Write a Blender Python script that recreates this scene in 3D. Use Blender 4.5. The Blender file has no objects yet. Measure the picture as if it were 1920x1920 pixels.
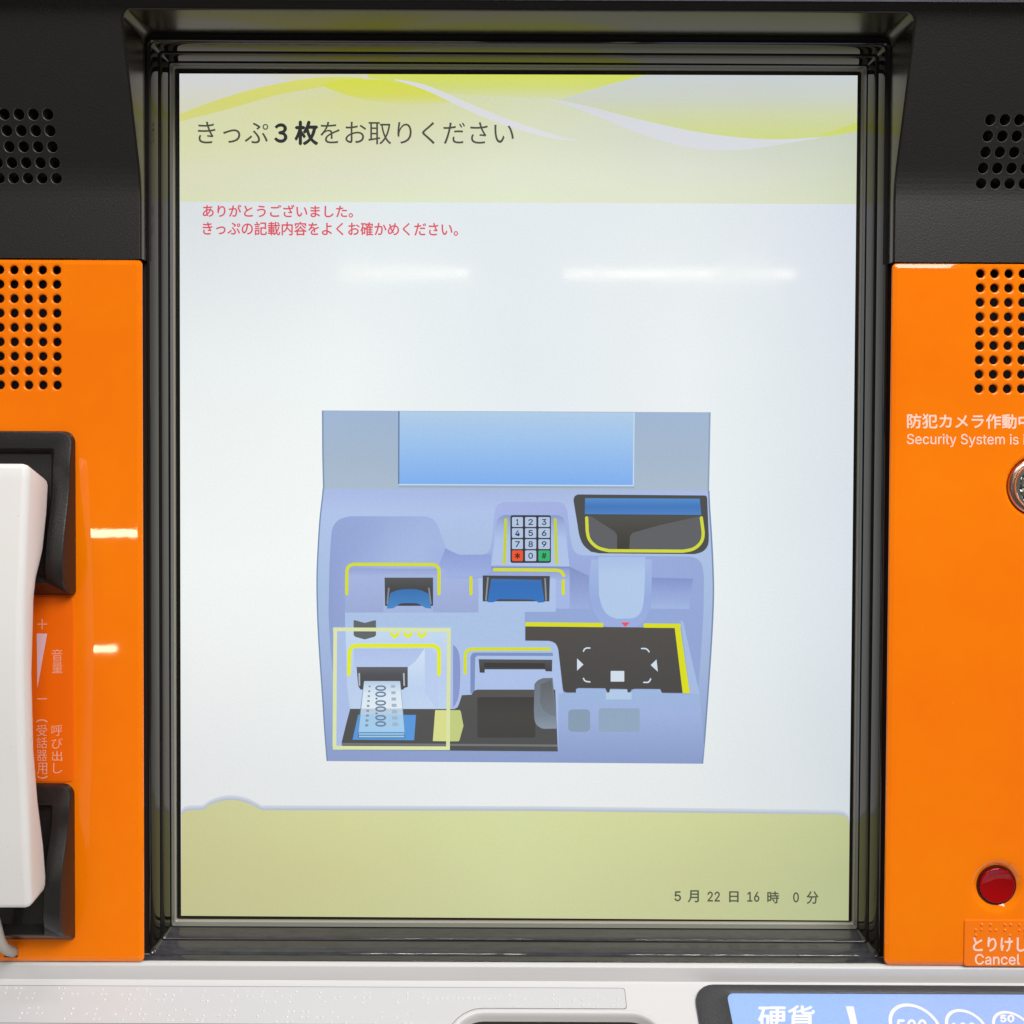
import bpy, bmesh, math, random
from mathutils import Vector, Matrix, Quaternion
random.seed(7)
sc = bpy.context.scene
COL = sc.collection

# ------------------------------------------------------------------ frame of the machine
# Local machine frame in millimetres: x right, y into the machine, z up along its face.
# The face of the machine leans back by LEAN; y = 0 is the face of the orange side panels.
LEAN = math.radians(18.0)
ROT = Matrix.Rotation(-LEAN, 3, 'X')
MM = 0.001
DIST = 377.0                       # camera to orange face
PITCH = math.radians(1.15)
ROLL = math.radians(0.25)
PPX, PPY, FPX = 957.0, 820.0, 1920.0   # principal point and focal length in photo pixels
CAM = Vector((0, -DIST, 0))
_F = Vector((0, math.cos(PITCH), -math.sin(PITCH)))
_U0 = Vector((0, math.sin(PITCH), math.cos(PITCH)))
_R0 = Vector((1, 0, 0))
_R = _R0 * math.cos(ROLL) + _U0 * math.sin(ROLL)
_U = _U0 * math.cos(ROLL) - _R0 * math.sin(ROLL)

def ray(u, v):
    return (_F + _R * ((u - PPX) / FPX) + _U * ((PPY - v) / FPX))

def at(u, v, y=0.0):
    d = ray(u, v)
    return CAM + d * ((y - CAM.y) / d.y)

def on_plane(u, v, p0, n):
    d = ray(u, v)
    return CAM + d * ((p0 - CAM).dot(n) / d.dot(n))

def world(p):
    return ROT @ (Vector(p) * MM)

# ------------------------------------------------------------------ camera
cam = bpy.data.cameras.new('camera')
cam.sensor_width = 36.0
cam.sensor_height = 36.0
cam.sensor_fit = 'HORIZONTAL'
cam.lens = 36.0 * FPX / 1920.0
cam.shift_x = (960.0 - PPX) / 1920.0
cam.shift_y = -(960.0 - PPY) / 1920.0
cam.clip_start = 0.01
cam.clip_end = 100
camo = bpy.data.objects.new('camera', cam)
COL.objects.link(camo)
M3 = Matrix((_R, _U, -_F)).transposed()
camo.matrix_world = Matrix.Translation(world(CAM)) @ (ROT @ M3).to_4x4()
sc.camera = camo

# ------------------------------------------------------------------ world, lamps, exposure
w = bpy.data.worlds.new('World')
sc.world = w
w.use_nodes = True
bg = w.node_tree.nodes['Background']
bg.inputs['Color'].default_value = (1.0, 0.975, 0.94, 1)
bg.inputs['Strength'].default_value = 0.13

def area(name, loc, target, sx, sy, radiance, color=(1, 0.97, 0.92)):
    l = bpy.data.lights.new(name, 'AREA')
    l.shape = 'RECTANGLE'
    l.size = sx
    l.size_y = sy
    l.energy = radiance * math.pi * sx * sy
    l.color = color
    o = bpy.data.objects.new(name, l)
    COL.objects.link(o)
    o.location = loc
    o.rotation_euler = (Vector(target) - Vector(loc)).to_track_quat('-Z', 'Y').to_euler()
    return o

def seen_in_face(u, v, y, dist):
    """where a thing stands whose mirror image in a face at depth y is seen at photo point u, v"""
    d = ray(u, v)
    h = at(u, v, y)
    r = Vector((d.x, -d.y, d.z)).normalized()
    return world(h) + (ROT @ r) * dist

def ceiling_tube(name, u0, u1, v, thick, y, dist, radiance):
    a = seen_in_face(u0, v, y, dist)
    b = seen_in_face(u1, v, y, dist)
    c = (a + b) / 2
    total = dist + (at((u0 + u1) / 2, v, y) - CAM).length * MM
    o = area(name, c, world((0, y, 0)), (b - a).length, thick / FPX * total, radiance, (1, 0.86, 0.62))
    ex = (b - a).normalized()
    ez = c - world((0, y, 0))
    ez = (ez - ex * ez.dot(ex)).normalized()
    o.rotation_euler = Matrix((ex, ez.cross(ex), ez)).transposed().to_euler()

ceiling_tube('ceiling_tube_near_a', 640, 880, 512, 15, 26, 2.4, 28)
ceiling_tube('ceiling_tube_near_b', 1058, 1490, 514, 15, 26, 2.4, 28)
ceiling_tube('ceiling_tube_mid', 158, 330, 1000, 14, 0, 5.4, 30)
ceiling_tube('ceiling_tube_far', 160, 219, 1217, 12, 0, 11.0, 30)
# unseen broad lamps added for general light: key upper right, fill upper left
area('added_key_panel', (0.65, -0.85, 1.55), (0, 0, 0), 1.3, 0.6, 16.0, (1, 0.98, 0.95))
area('added_fill_panel', (-0.55, -0.75, 1.60), (0, 0, -0.05), 0.9, 0.5, 5.0, (1, 0.98, 0.96))

# small downlights in two rows on the ceiling, mirrored as dots in the lower bezel
def downlight(u):
    l = bpy.data.lights.new('ceiling_downlight', 'POINT')
    l.shadow_soft_size = 0.007
    l.energy = 0.34
    l.color = (1, 0.98, 0.95)
    o = bpy.data.objects.new('ceiling_downlight', l)
    COL.objects.link(o)
    o.location = world((0, 7, -200)) + ROT @ Vector(((u - PPX) / FPX * 1.43, -0.134, 0.991))
for k in range(11):
    downlight(1108 + 31.5 * k)
for k in range(6):
    downlight(803 + 31.5 * k)

sc.view_settings.view_transform = 'Standard'
sc.view_settings.look = 'None'
sc.view_settings.exposure = 0.0
sc.view_settings.gamma = 1.0

# ------------------------------------------------------------------ materials
def lin(c):
    out = []
    for x in c:
        x = x / 255.0
        out.append(x / 12.92 if x <= 0.04045 else ((x + 0.055) / 1.055) ** 2.4)
    return tuple(out)

def mat(name, base, rough=0.5, metal=0.0, bump=None, rvar=None, cvar=None, ior=1.5, spec=0.5, specks=None):
    m = bpy.data.materials.new(name)
    m.use_nodes = True
    nt = m.node_tree
    p = nt.nodes['Principled BSDF']
    p.inputs['Base Color'].default_value = (*base, 1)
    p.inputs['Roughness'].default_value = rough
    p.inputs['Metallic'].default_value = metal
    p.inputs['IOR'].default_value = ior
    p.inputs['Specular IOR Level'].default_value = spec
    tc = nt.nodes.new('ShaderNodeTexCoord')
    if bump:
        n = nt.nodes.new('ShaderNodeTexNoise')
        n.inputs['Scale'].default_value = bump[0]
        n.inputs['Detail'].default_value = 3
        nt.links.new(tc.outputs['Object'], n.inputs['Vector'])
        b = nt.nodes.new('ShaderNodeBump')
        b.inputs['Strength'].default_value = bump[1]
        b.inputs['Distance'].default_value = bump[2]
        nt.links.new(n.outputs['Fac'], b.inputs['Height'])
        nt.links.new(b.outputs['Normal'], p.inputs['Normal'])
    if rvar:
        n = nt.nodes.new('ShaderNodeTexNoise')
        n.inputs['Scale'].default_value = rvar[0]
        n.inputs['Detail'].default_value = 5
        nt.links.new(tc.outputs['Object'], n.inputs['Vector'])
        mr = nt.nodes.new('ShaderNodeMapRange')
        mr.inputs['From Min'].default_value = 0.3
        mr.inputs['From Max'].default_value = 0.7
        mr.inputs['To Min'].default_value = rvar[1]
        mr.inputs['To Max'].default_value = rvar[2]
        nt.links.new(n.outputs['Fac'], mr.inputs['Value'])
        nt.links.new(mr.outputs['Result'], p.inputs['Roughness'])
    if cvar:
        n = nt.nodes.new('ShaderNodeTexNoise')
        n.inputs['Scale'].default_value = cvar[0]
        n.inputs['Detail'].default_value = 4
        n.inputs['Roughness'].default_value = 0.7
        nt.links.new(tc.outputs['Object'], n.inputs['Vector'])
        mx = nt.nodes.new('ShaderNodeMix')
        mx.data_type = 'RGBA'
        mr = nt.nodes.new('ShaderNodeMapRange')
        mr.inputs['From Min'].default_value = cvar[2]
        mr.inputs['From Max'].default_value = cvar[3]
        nt.links.new(n.outputs['Fac'], mr.inputs['Value'])
        nt.links.new(mr.outputs['Result'], mx.inputs[0])
        mx.inputs[6].default_value = (*base, 1)
        mx.inputs[7].default_value = (*cvar[1], 1)
        nt.links.new(mx.outputs[2], p.inputs['Base Color'])
        if specks:
            n = nt.nodes.new('ShaderNodeTexNoise')
            n.inputs['Scale'].default_value = specks[0]
            n.inputs['Detail'].default_value = 2
            nt.links.new(tc.outputs['Object'], n.inputs['Vector'])
            mr = nt.nodes.new('ShaderNodeMapRange')
            mr.inputs['From Min'].default_value = specks[2]
            mr.inputs['From Max'].default_value = specks[3]
            nt.links.new(n.outputs['Fac'], mr.inputs['Value'])
            m2 = nt.nodes.new('ShaderNodeMix')
            m2.data_type = 'RGBA'
            nt.links.new(mr.outputs['Result'], m2.inputs[0])
            nt.links.new(mx.outputs[2], m2.inputs[6])
            m2.inputs[7].default_value = (*specks[1], 1)
            nt.links.new(m2.outputs[2], p.inputs['Base Color'])
    return m

M_BLACK = mat('grained black plastic', (0.0095, 0.0085, 0.0085), 0.5, bump=(1400, 0.28, 0.0003),
              cvar=(520, (0.16, 0.155, 0.15), 0.715, 0.78))
def bronze_gloss(name, r0=0.035, r1=0.08):
    """smoked glossy plastic: dark body, bronze-tinted gloss, paler colour facing up for dust and overhead light"""
    m = bpy.data.materials.new(name)
    m.use_nodes = True
    nt = m.node_tree
    nt.nodes.remove(nt.nodes['Principled BSDF'])
    out = nt.nodes['Material Output']
    N = nt.nodes.new
    L = nt.links.new
    tc = N('ShaderNodeTexCoord')
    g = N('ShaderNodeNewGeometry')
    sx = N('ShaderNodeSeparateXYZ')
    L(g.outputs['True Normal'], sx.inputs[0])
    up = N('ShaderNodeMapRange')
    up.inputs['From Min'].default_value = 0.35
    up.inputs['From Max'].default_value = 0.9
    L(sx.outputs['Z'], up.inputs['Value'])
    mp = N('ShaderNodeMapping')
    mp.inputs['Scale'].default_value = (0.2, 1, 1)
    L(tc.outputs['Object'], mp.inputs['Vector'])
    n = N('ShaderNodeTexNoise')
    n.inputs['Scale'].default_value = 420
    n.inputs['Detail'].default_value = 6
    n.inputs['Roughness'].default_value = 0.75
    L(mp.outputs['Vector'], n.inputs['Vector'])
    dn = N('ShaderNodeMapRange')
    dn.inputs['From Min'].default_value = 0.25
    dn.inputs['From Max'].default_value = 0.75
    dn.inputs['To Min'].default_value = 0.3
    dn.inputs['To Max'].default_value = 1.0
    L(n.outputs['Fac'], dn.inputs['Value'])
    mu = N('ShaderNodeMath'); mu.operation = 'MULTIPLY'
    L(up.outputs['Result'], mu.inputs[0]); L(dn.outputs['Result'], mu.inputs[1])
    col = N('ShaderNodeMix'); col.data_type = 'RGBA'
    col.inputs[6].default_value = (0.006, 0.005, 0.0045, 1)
    col.inputs[7].default_value = (0.062, 0.063, 0.074, 1)  # settled dust plus the overhead light's grey, painted on up-facing facets
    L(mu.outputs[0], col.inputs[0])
    df = N('ShaderNodeBsdfDiffuse')
    L(col.outputs[2], df.inputs['Color'])
    n2 = N('ShaderNodeTexNoise')
    n2.inputs['Scale'].default_value = 300
    L(tc.outputs['Object'], n2.inputs['Vector'])
    rg = N('ShaderNodeMapRange')
    rg.inputs['To Min'].default_value = r0
    rg.inputs['To Max'].default_value = r1
    L(n2.outputs['Fac'], rg.inputs['Value'])
    gl_ = N('ShaderNodeBsdfGlossy')
    gl_.inputs['Color'].default_value = (1.0, 0.93, 0.84, 1)
    L(rg.outputs['Result'], gl_.inputs['Roughness'])
    fr = N('ShaderNodeFresnel')
    fr.inputs['IOR'].default_value = 1.62
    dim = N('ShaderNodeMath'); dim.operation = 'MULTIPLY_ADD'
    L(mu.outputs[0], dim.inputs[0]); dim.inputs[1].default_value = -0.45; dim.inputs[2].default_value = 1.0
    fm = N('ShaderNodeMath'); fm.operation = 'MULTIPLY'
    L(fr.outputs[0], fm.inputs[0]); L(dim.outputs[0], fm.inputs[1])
    mx = N('ShaderNodeMixShader')
    L(fm.outputs[0], mx.inputs[0]); L(df.outputs[0], mx.inputs[1]); L(gl_.outputs[0], mx.inputs[2])
    L(mx.outputs[0], out.inputs['Surface'])
    return m
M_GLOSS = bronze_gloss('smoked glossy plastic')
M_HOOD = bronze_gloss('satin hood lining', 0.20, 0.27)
M_RIM = mat('grey inner rim', (0.15, 0.152, 0.148), 0.30, bump=(900, 0.1, 0.0001))
M_LIP = mat('tan inner lip', (0.30, 0.275, 0.22), 0.35)
M_LCDEDGE = mat('black display border', (0.006, 0.007, 0.007), 0.22)
M_ORANGE = mat('orange gloss plastic', (0.93, 0.185, 0.0), 0.03, bump=(500, 0.008, 0.0002), spec=0.45, specks=(780, (0.98, 0.42, 0.12), 0.74, 0.80), rvar=(60, 0.012, 0.03),
               cvar=(14, (0.95, 0.215, 0.0), 0.35, 0.65))
M_ORANGE2 = mat('orange label sheet', (0.90, 0.150, 0.001), 0.30, bump=(900, 0.1, 0.0002))
M_ORANGE3 = mat('orange cancel label sheet', (0.94, 0.192, 0.0), 0.22, bump=(900, 0.1, 0.0002))
M_PINK = mat('pale pink print', lin((255, 214, 192)), 0.4)
M_PINKDULL = mat('dull pink print', lin((246, 178, 150)), 0.4)
M_LILAC = mat('lilac print', lin((232, 200, 214)), 0.4)
M_CUP = mat('satin black cradle plastic', (0.012, 0.0115, 0.0115), 0.34, bump=(1200, 0.35, 0.0002),
            cvar=(1500, (0.07, 0.065, 0.06), 0.70, 0.80))
M_EDGE = mat('pale lit hole edge', (0.075, 0.072, 0.07), 0.4)  # paler than the panel: light caught by the chamfers, put into the colour
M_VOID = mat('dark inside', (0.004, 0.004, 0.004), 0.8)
M_WHITE = mat('white handset plastic', (0.76, 0.745, 0.735), 0.36, bump=(900, 0.06, 0.0002),
              cvar=(420, (0.42, 0.39, 0.36), 0.69, 0.78))
M_CORD = mat('grey cord rubber', (0.42, 0.39, 0.35), 0.55)
M_CONSOLE = mat('light grey console plastic', (0.62, 0.61, 0.615), 0.45, bump=(1500, 0.12, 0.0002),
                cvar=(700, (0.50, 0.48, 0.46), 0.70, 0.82))
M_SHEET = mat('clear embossed label sheet', (0.575, 0.575, 0.59), 0.30, bump=(1100, 0.08, 0.0002),
              cvar=(650, (0.44, 0.42, 0.40), 0.71, 0.82))
M_DOT = mat('braille dot plastic', (0.66, 0.66, 0.675), 0.24)
M_SEAM = mat('grey seam', (0.16, 0.16, 0.16), 0.6)
M_POCKET = mat('dark olive pocket', (0.045, 0.042, 0.03), 0.5)
M_FRAME = mat('dark grey frame plastic', (0.035, 0.035, 0.04), 0.42, bump=(1200, 0.6, 0.0003),
              cvar=(1500, (0.10, 0.10, 0.11), 0.66, 0.78))
M_BLUE = mat('blue printed sheet', (0.27, 0.43, 0.82), 0.35, cvar=(1200, (0.30, 0.46, 0.84), 0.4, 0.6))
M_PRINTW = mat('white print', (0.80, 0.80, 0.80), 0.4)
M_RED = mat('red button plastic', (0.30, 0.0, 0.001), 0.06, spec=0.36)
M_REDDARK = mat('dark red collar', (0.05, 0.003, 0.003), 0.3)
M_CHROME = mat('polished metal', (0.80, 0.79, 0.75), 0.12, metal=1.0)
M_COPPER = mat('tinted metal collar', (0.62, 0.40, 0.34), 0.25, metal=1.0)
M_STEEL = mat('dark metal', (0.34, 0.34, 0.31), 0.22, metal=1.0)
M_TRIM = mat('pale trim', (0.55, 0.55, 0.62), 0.4)

def screen_material():
    m = bpy.data.materials.new('lit display')
    m.use_nodes = True
    nt = m.node_tree
    p = nt.nodes['Principled BSDF']
    p.inputs['Base Color'].default_value = (0.01, 0.01, 0.01, 1)
    p.inputs['Roughness'].default_value = 0.30
    p.inputs['Specular IOR Level'].default_value = 0.35
    p.inputs['Coat Weight'].default_value = 0.21
    p.inputs['Coat Roughness'].default_value = 0.06
    a = nt.nodes.new('ShaderNodeAttribute')
    a.attribute_name = 'Col'
    tc = nt.nodes.new('ShaderNodeTexCoord')
    n = nt.nodes.new('ShaderNodeTexNoise')
    n.inputs['Scale'].default_value = 1300
    n.inputs['Detail'].default_value = 2
    nt.links.new(tc.outputs['Object'], n.inputs['Vector'])
    mr = nt.nodes.new('ShaderNodeMapRange')
    mr.inputs['To Min'].default_value = 0.945
    mr.inputs['To Max'].default_value = 1.055
    nt.links.new(n.outputs['Fac'], mr.inputs['Value'])
    n2 = nt.nodes.new('ShaderNodeTexNoise')
    n2.inputs['Scale'].default_value = 9
    n2.inputs['Detail'].default_value = 2
    nt.links.new(tc.outputs['Object'], n2.inputs['Vector'])
    mr2 = nt.nodes.new('ShaderNodeMapRange')
    mr2.inputs['To Min'].default_value = 0.95
    mr2.inputs['To Max'].default_value = 1.05
    nt.links.new(n2.outputs['Fac'], mr2.inputs['Value'])
    mu = nt.nodes.new('ShaderNodeMath')
    mu.operation = 'MULTIPLY'
    nt.links.new(mr.outputs['Result'], mu.inputs[0])
    nt.links.new(mr2.outputs['Result'], mu.inputs[1])
    n3 = nt.nodes.new('ShaderNodeTexNoise')
    n3.inputs['Scale'].default_value = 22
    n3.inputs['Detail'].default_value = 6
    n3.inputs['Distortion'].default_value = 1.2
    nt.links.new(tc.outputs['Object'], n3.inputs['Vector'])
    mr3 = nt.nodes.new('ShaderNodeMapRange')
    mr3.inputs['From Min'].default_value = 0.35
    mr3.inputs['From Max'].default_value = 0.7
    mr3.inputs['To Min'].default_value = 0.045
    mr3.inputs['To Max'].default_value = 0.10
    nt.links.new(n3.outputs['Fac'], mr3.inputs['Value'])
    nt.links.new(mr3.outputs['Result'], p.inputs['Coat Roughness'])
    nt.links.new(a.outputs['Color'], p.inputs['Emission Color'])
    nt.links.new(mu.outputs[0], p.inputs['Emission Strength'])
    return m
M_SCREEN = screen_material()

# ------------------------------------------------------------------ object helpers
def root(name, base, label, cat):
    o = bpy.data.objects.new(name, None)
    o.empty_display_size = 0.05
    COL.objects.link(o)
    o.matrix_world = Matrix.Translation(world(base)) @ ROT.to_4x4()
    o['label'] = label
    o['category'] = cat
    o['base'] = [base[0], base[1], base[2]]
    return o

def base_of(o):
    while o.parent:
        o = o.parent
    return Vector(o['base'])

def link(name, bm, m, parent, smooth=False, bevel=None, label=None, kind=None):
    me = bpy.data.meshes.new(name)
    B = base_of(parent)
    for v in bm.verts:
        v.co = (v.co - B) * MM
    bm.to_mesh(me)
    bm.free()
    for mm_ in (m if isinstance(m, (list, tuple)) else [m]):
        me.materials.append(mm_)
    if smooth:
        for p in me.polygons:
            p.use_smooth = True
    o = bpy.data.objects.new(name, me)
    COL.objects.link(o)
    o.parent = parent
    if bevel:
        b = o.modifiers.new('bevel', 'BEVEL')
        b.width = bevel[0] * MM
        b.segments = bevel[1]
        b.limit_method = 'ANGLE'
        b.angle_limit = math.radians(bevel[2] if len(bevel) > 2 else 30)
    if label:
        o['label'] = label
    if kind:
        o['kind'] = kind
    return o

def ngon(bm, pts, mi=0):
    f = bm.faces.new([bm.verts.new(p) for p in pts])
    f.material_index = mi
    return f

def loft(bm, rings, closed=True, mi=0, cap=None):
    vs = [[bm.verts.new(p) for p in r] for r in rings]
    n = len(rings[0])
    for a, b in zip(vs[:-1], vs[1:]):
        for i in range(n if closed else n - 1):
            j = (i + 1) % n
            f = bm.faces.new((a[i], a[j], b[j], b[i]))
            f.material_index = mi
    if cap is not None:
        f = bm.faces.new(vs[-1])
        f.material_index = cap
    return vs

def rrect(x0, x1, z0, z1, r, seg=5):
    """closed outline, rs = radius or four radii (bl, br, tr, tl)"""
    rs = r if isinstance(r, (tuple, list)) else (r,) * 4
    out = []
    for (cx, cz, sx, sz, a0, rr) in ((x0, z0, 1, 1, 180, rs[0]), (x1, z0, -1, 1, 270, rs[1]),
                                     (x1, z1, -1, -1, 0, rs[2]), (x0, z1, 1, -1, 90, rs[3])):
        for k in range(seg + 1):
            a = math.radians(a0 + 90 * k / seg)
            out.append((cx + sx * rr + rr * math.cos(a), cz + sz * rr + rr * math.sin(a)))
    return out

def sheet(bm, outline, xcuts, zcuts, holes, yf):
    b2 = bmesh.new()
    b2.faces.new([b2.verts.new((x, 0, z)) for x, z in outline])
    for axis, cuts in ((0, xcuts), (2, zcuts)):
        for c in cuts:
            co = [0, 0, 0]; no = [0, 0, 0]
            co[axis] = c; no[axis] = 1
            bmesh.ops.bisect_plane(b2, geom=b2.verts[:] + b2.edges[:] + b2.faces[:], plane_co=co, plane_no=no, dist=1e-5)
    kill = []
    for f in b2.faces:
        c = f.calc_center_median()
        for (x0, x1, z0, z1) in holes:
            if x0 < c.x < x1 and z0 < c.z < z1:
                kill.append(f)
                break
    bmesh.ops.delete(b2, geom=kill, context='FACES')
    for f in b2.faces:
        bm.faces.new([bm.verts.new((v.co.x, yf(v.co.z), v.co.z)) for v in f.verts])
    b2.free()

def hole_cell(bm, cx, cz, hx, hz, profile, yf, n=24, mi=0):
    """a square patch of panel with a round hole; profile = [(radius, depth), ...]"""
    ang = [2 * math.pi * (k + 0.5) / n + math.pi / 4 - math.pi / n for k in range(n)]
    sq = []
    for a in ang:
        c, s = math.cos(a), math.sin(a)
        t = min(1 / max(abs(c), 1e-9), 1 / max(abs(s), 1e-9))
        x, z = cx + hx * c * t, cz + hz * s * t
        sq.append((x, yf(z), z))
    rings = [sq]
    for r, d in profile:
        rings.append([(cx + r * math.cos(a), yf(cz + r * math.sin(a)) + d, cz + r * math.sin(a)) for a in ang])
    if isinstance(mi, (list, tuple)):
        for a, b, m_ in zip(rings[:-1], rings[1:], mi):
            loft(bm, [a, b], True, m_)
        return None
    return loft(bm, rings, True, mi)

# ------------------------------------------------------------------ text
import os
def load_font(fn):
    try:
        return bpy.data.fonts.load(os.path.join(bpy.utils.system_resource('DATAFILES'), 'fonts', fn))
    except Exception:
        return None
LATIN = load_font('Inter.woff2')       # ships with Blender; the built-in font is used without it

def text_mesh(s):
    cu = bpy.data.curves.new('t', 'FONT')
    cu.body = s
    cu.resolution_u = 4
    cu.fill_mode = 'FRONT'
    if LATIN and all(ord(ch) < 256 for ch in s):
        cu.font = LATIN
    ob = bpy.data.objects.new('t', cu)
    COL.objects.link(ob)
    dg = bpy.context.evaluated_depsgraph_get()
    ev = ob.evaluated_get(dg)
    me = ev.to_mesh()
    vs = [(v.co.x, v.co.y) for v in me.vertices]
    fs = [tuple(p.vertices) for p in me.polygons]
    ev.to_mesh_clear()
    bpy.data.objects.remove(ob)
    bpy.data.curves.remove(cu)
    return vs, fs

def put_text(bm, s, box, surf, bold=0.0, slope=0.004, rot=0):
    """box = (u0, u1, v0, v1) photo extents of the inked glyphs; surf maps (u, v) to the surface"""
    vs, fs = text_mesh(s)
    if rot == 90:
        vs = [(y, -x) for x, y in vs]
    x0 = min(v[0] for v in vs); x1 = max(v[0] for v in vs)
    y0 = min(v[1] for v in vs); y1 = max(v[1] for v in vs)
    u0, u1, v0, v1 = box
    # bold = extra stroke weight in photo pixels, made of copies set a hair apart
    k = bold / 2
    shifts = [(0, 0)] if bold <= 0 else [(-k, 0), (k, 0), (0, -k), (0, k), (0, 0)]
    for q, (du, dv) in enumerate(shifts):
        out = []
        for x, y in vs:
            u = u0 + k + (x - x0) / max(x1 - x0, 1e-9) * (u1 - u0 - 2 * k)
            v = v1 - k - (y - y0) / max(y1 - y0, 1e-9) * (v1 - v0 - 2 * k) + slope * (u - u0)
            p = Vector(surf(u + du, v + dv))
            p += (CAM - p).normalized() * 0.002 * q
            out.append(bm.verts.new(p))
        for f in fs:
            try:
                bm.faces.new([out[i] for i in f])
            except ValueError:
                pass

# ================================================================== THE MACHINE
BASE = (2.0, 0.0, -215.0)
machine = root('ticket_machine', BASE,
               'ticket vending machine with lit portrait touch screen, black hood and orange side panels', 'ticket machine')

XL, XR = -135.7, 140.1            # opening of the face
XO = 300.0                        # half width built
Z_TOP_IN = at(957, 21, -18).z     # under edge of hood
Z_TOP = at(1500, 4.5, -19).z      # top of black panel
Z_OR_T = at(957, 488, 0).z        # top of orange panels
Z_OR_B = at(957, 1807.5, 0).z     # bottom of orange panels
Z_BEND = at(957, 352, 0).z

def yblack(z):
    """black face: upright below, leaning towards the customer above"""
    t = z - Z_BEND
    R = 30.0
    slope = 18.0 / (Z_TOP_IN - Z_BEND - 3)
    if t <= -4: return 0.0
    if t < 8: return -slope * (t + 4) ** 2 / 24.0
    return -slope * (t - 2)

# --- orange face holes
def px_x(u, v, y=0): return at(u, v, y).x
def px_z(u, v, y=0): return at(u, v, y).z

# --- black upper panel ----------------------------------------------------------
gl = dict(u=[8.5, 35.5, 62.5, 89.5], v=[214, 244, 274, 304, 334])
row_z = []
for v in gl['v']:
    # find the z on the leaning face seen at this row
    z = px_z(50, v, 0)
    for _ in range(12):
        z = px_z(50, v, yblack(z))
    row_z.append(z)
def face_x(u, v):
    z = px_z(u, v, 0)
    for _ in range(12):
        z = px_z(u, v, yblack(z))
    return at(u, v, yblack(z)).x
def face_z(u, v):
    z = px_z(u, v, 0)
    for _ in range(12):
        z = px_z(u, v, yblack(z))
    return z
PZ = (row_z[0] - row_z[-1]) / 4
XLG = face_x(89.5, 214)          # right-most column, left grille
PX = face_x(89.5, 214) - face_x(62.3, 214)
XRG = face_x(1858.5, 217)        # left-most column, right grille
cols_l = [XLG - k * PX for k in range(8)]
cols_r = [XRG + k * PX for k in range(8)]
zr = [row_z[0] - k * PZ for k in range(5)]
zr_r = [z - 0.4 for z in zr]
HB = []
for cols, zz in ((cols_l, zr), (cols_r, zr_r)):
    HB.append((min(cols) - PX / 2, max(cols) + PX / 2, min(zz) - PZ / 2, max(zz) + PZ / 2))

RC = 3.4
def path_in(e, ez=None):
    """open outline of the hooded opening, grown by e: up the left side, along the top, down the right"""
    ez = e if ez is None else ez
    x0, x1, zt, r = XL - e, XR + e, Z_TOP_IN + ez, RC + e
    p = [(x0, Z_OR_T)]
    nz = 14
    for k in range(1, nz):
        p.append((x0, Z_OR_T + (zt - r - Z_OR_T) * k / nz))
    for k in range(9):
        a = math.radians(180 - 90 * k / 8)
        p.append((x0 + r + r * math.cos(a), zt - r + r * math.sin(a)))
    for k in range(9):
        a = math.radians(90 - 90 * k / 8)
        p.append((x1 - r + r * math.cos(a), zt - r + r * math.sin(a)))
    for k in range(nz - 1, -1, -1):
        p.append((x1, Z_OR_T + (zt - r - Z_OR_T) * k / nz))
    return p

bm = bmesh.new()
inner = path_in(0.8)
outline = [(-XO, Z_OR_T)] + inner + [(XO, Z_OR_T), (XO, Z_TOP), (-XO, Z_TOP)]
zc = sorted(set([round(Z_BEND + t, 3) for t in (-4, -2, 0, 2, 4, 6, 8)]))
xc_ = []
for h in HB:
    xc_ += [h[0], h[1]]
    zc += [h[2], h[3]]
sheet(bm, outline, xc_, zc, HB, yblack)
# top and bottom returns of the black panel
loft(bm, [[(-XO, yblack(Z_TOP), Z_TOP), (XO, yblack(Z_TOP), Z_TOP)], [(-XO, 20, Z_TOP), (XO, 20, Z_TOP)]], False)
for a, b in ((-XO, XL - 0.8), (XR + 0.8, XO)):
    loft(bm, [[(a, 0, Z_OR_T), (b, 0, Z_OR_T)], [(a, 8, Z_OR_T), (b, 8, Z_OR_T)]], False)
bmesh.ops.remove_doubles(bm, verts=bm.verts[:], dist=0.001)
upper = link('upper_panel', bm, M_BLACK, machine, label='grained black upper panel leaning forward as a hood')

for cols, zz, lab in ((cols_l, zr, 'left'), (cols_r, zr_r, 'right')):
    bm = bmesh.new()
    for x in cols:
        for z in zz:
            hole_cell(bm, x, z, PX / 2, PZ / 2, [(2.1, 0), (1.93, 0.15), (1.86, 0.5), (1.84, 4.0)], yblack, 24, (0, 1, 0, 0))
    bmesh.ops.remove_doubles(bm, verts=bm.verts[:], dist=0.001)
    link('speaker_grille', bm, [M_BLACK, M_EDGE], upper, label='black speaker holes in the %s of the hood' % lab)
    h = HB[0] if lab == 'left' else HB[1]
    bm = bmesh.new()
    ngon(bm, [(h[0] - 3, 12, h[2] - 3), (h[1] + 3, 12, h[2] - 3), (h[1] + 3, yblack(h[3]) + 14, h[3] + 3), (h[0] - 3, yblack(h[3]) + 14, h[3] + 3)])
    link('grille_backing', bm, M_VOID, upper)

# glossy lining of the opening
bm = bmesh.new()
rings = []
for e, d in ((0.8, 0.0), (0.35, 0.12), (0.08, 0.4), (0.0, 0.9)):
    rings.append([(x, yblack(z) + d, z) for x, z in path_in(e)])
rings.append([(x, 6.5, z) for x, z in path_in(0.35, 0.5)])
loft(bm, rings, False)
bmesh.ops.reverse_faces(bm, faces=bm.faces[:])
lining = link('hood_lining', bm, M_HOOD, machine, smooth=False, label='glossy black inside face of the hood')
for p in lining.data.polygons:
    p.use_smooth = True
lining.data.set_sharp_from_angle(angle=math.radians(35))

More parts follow.
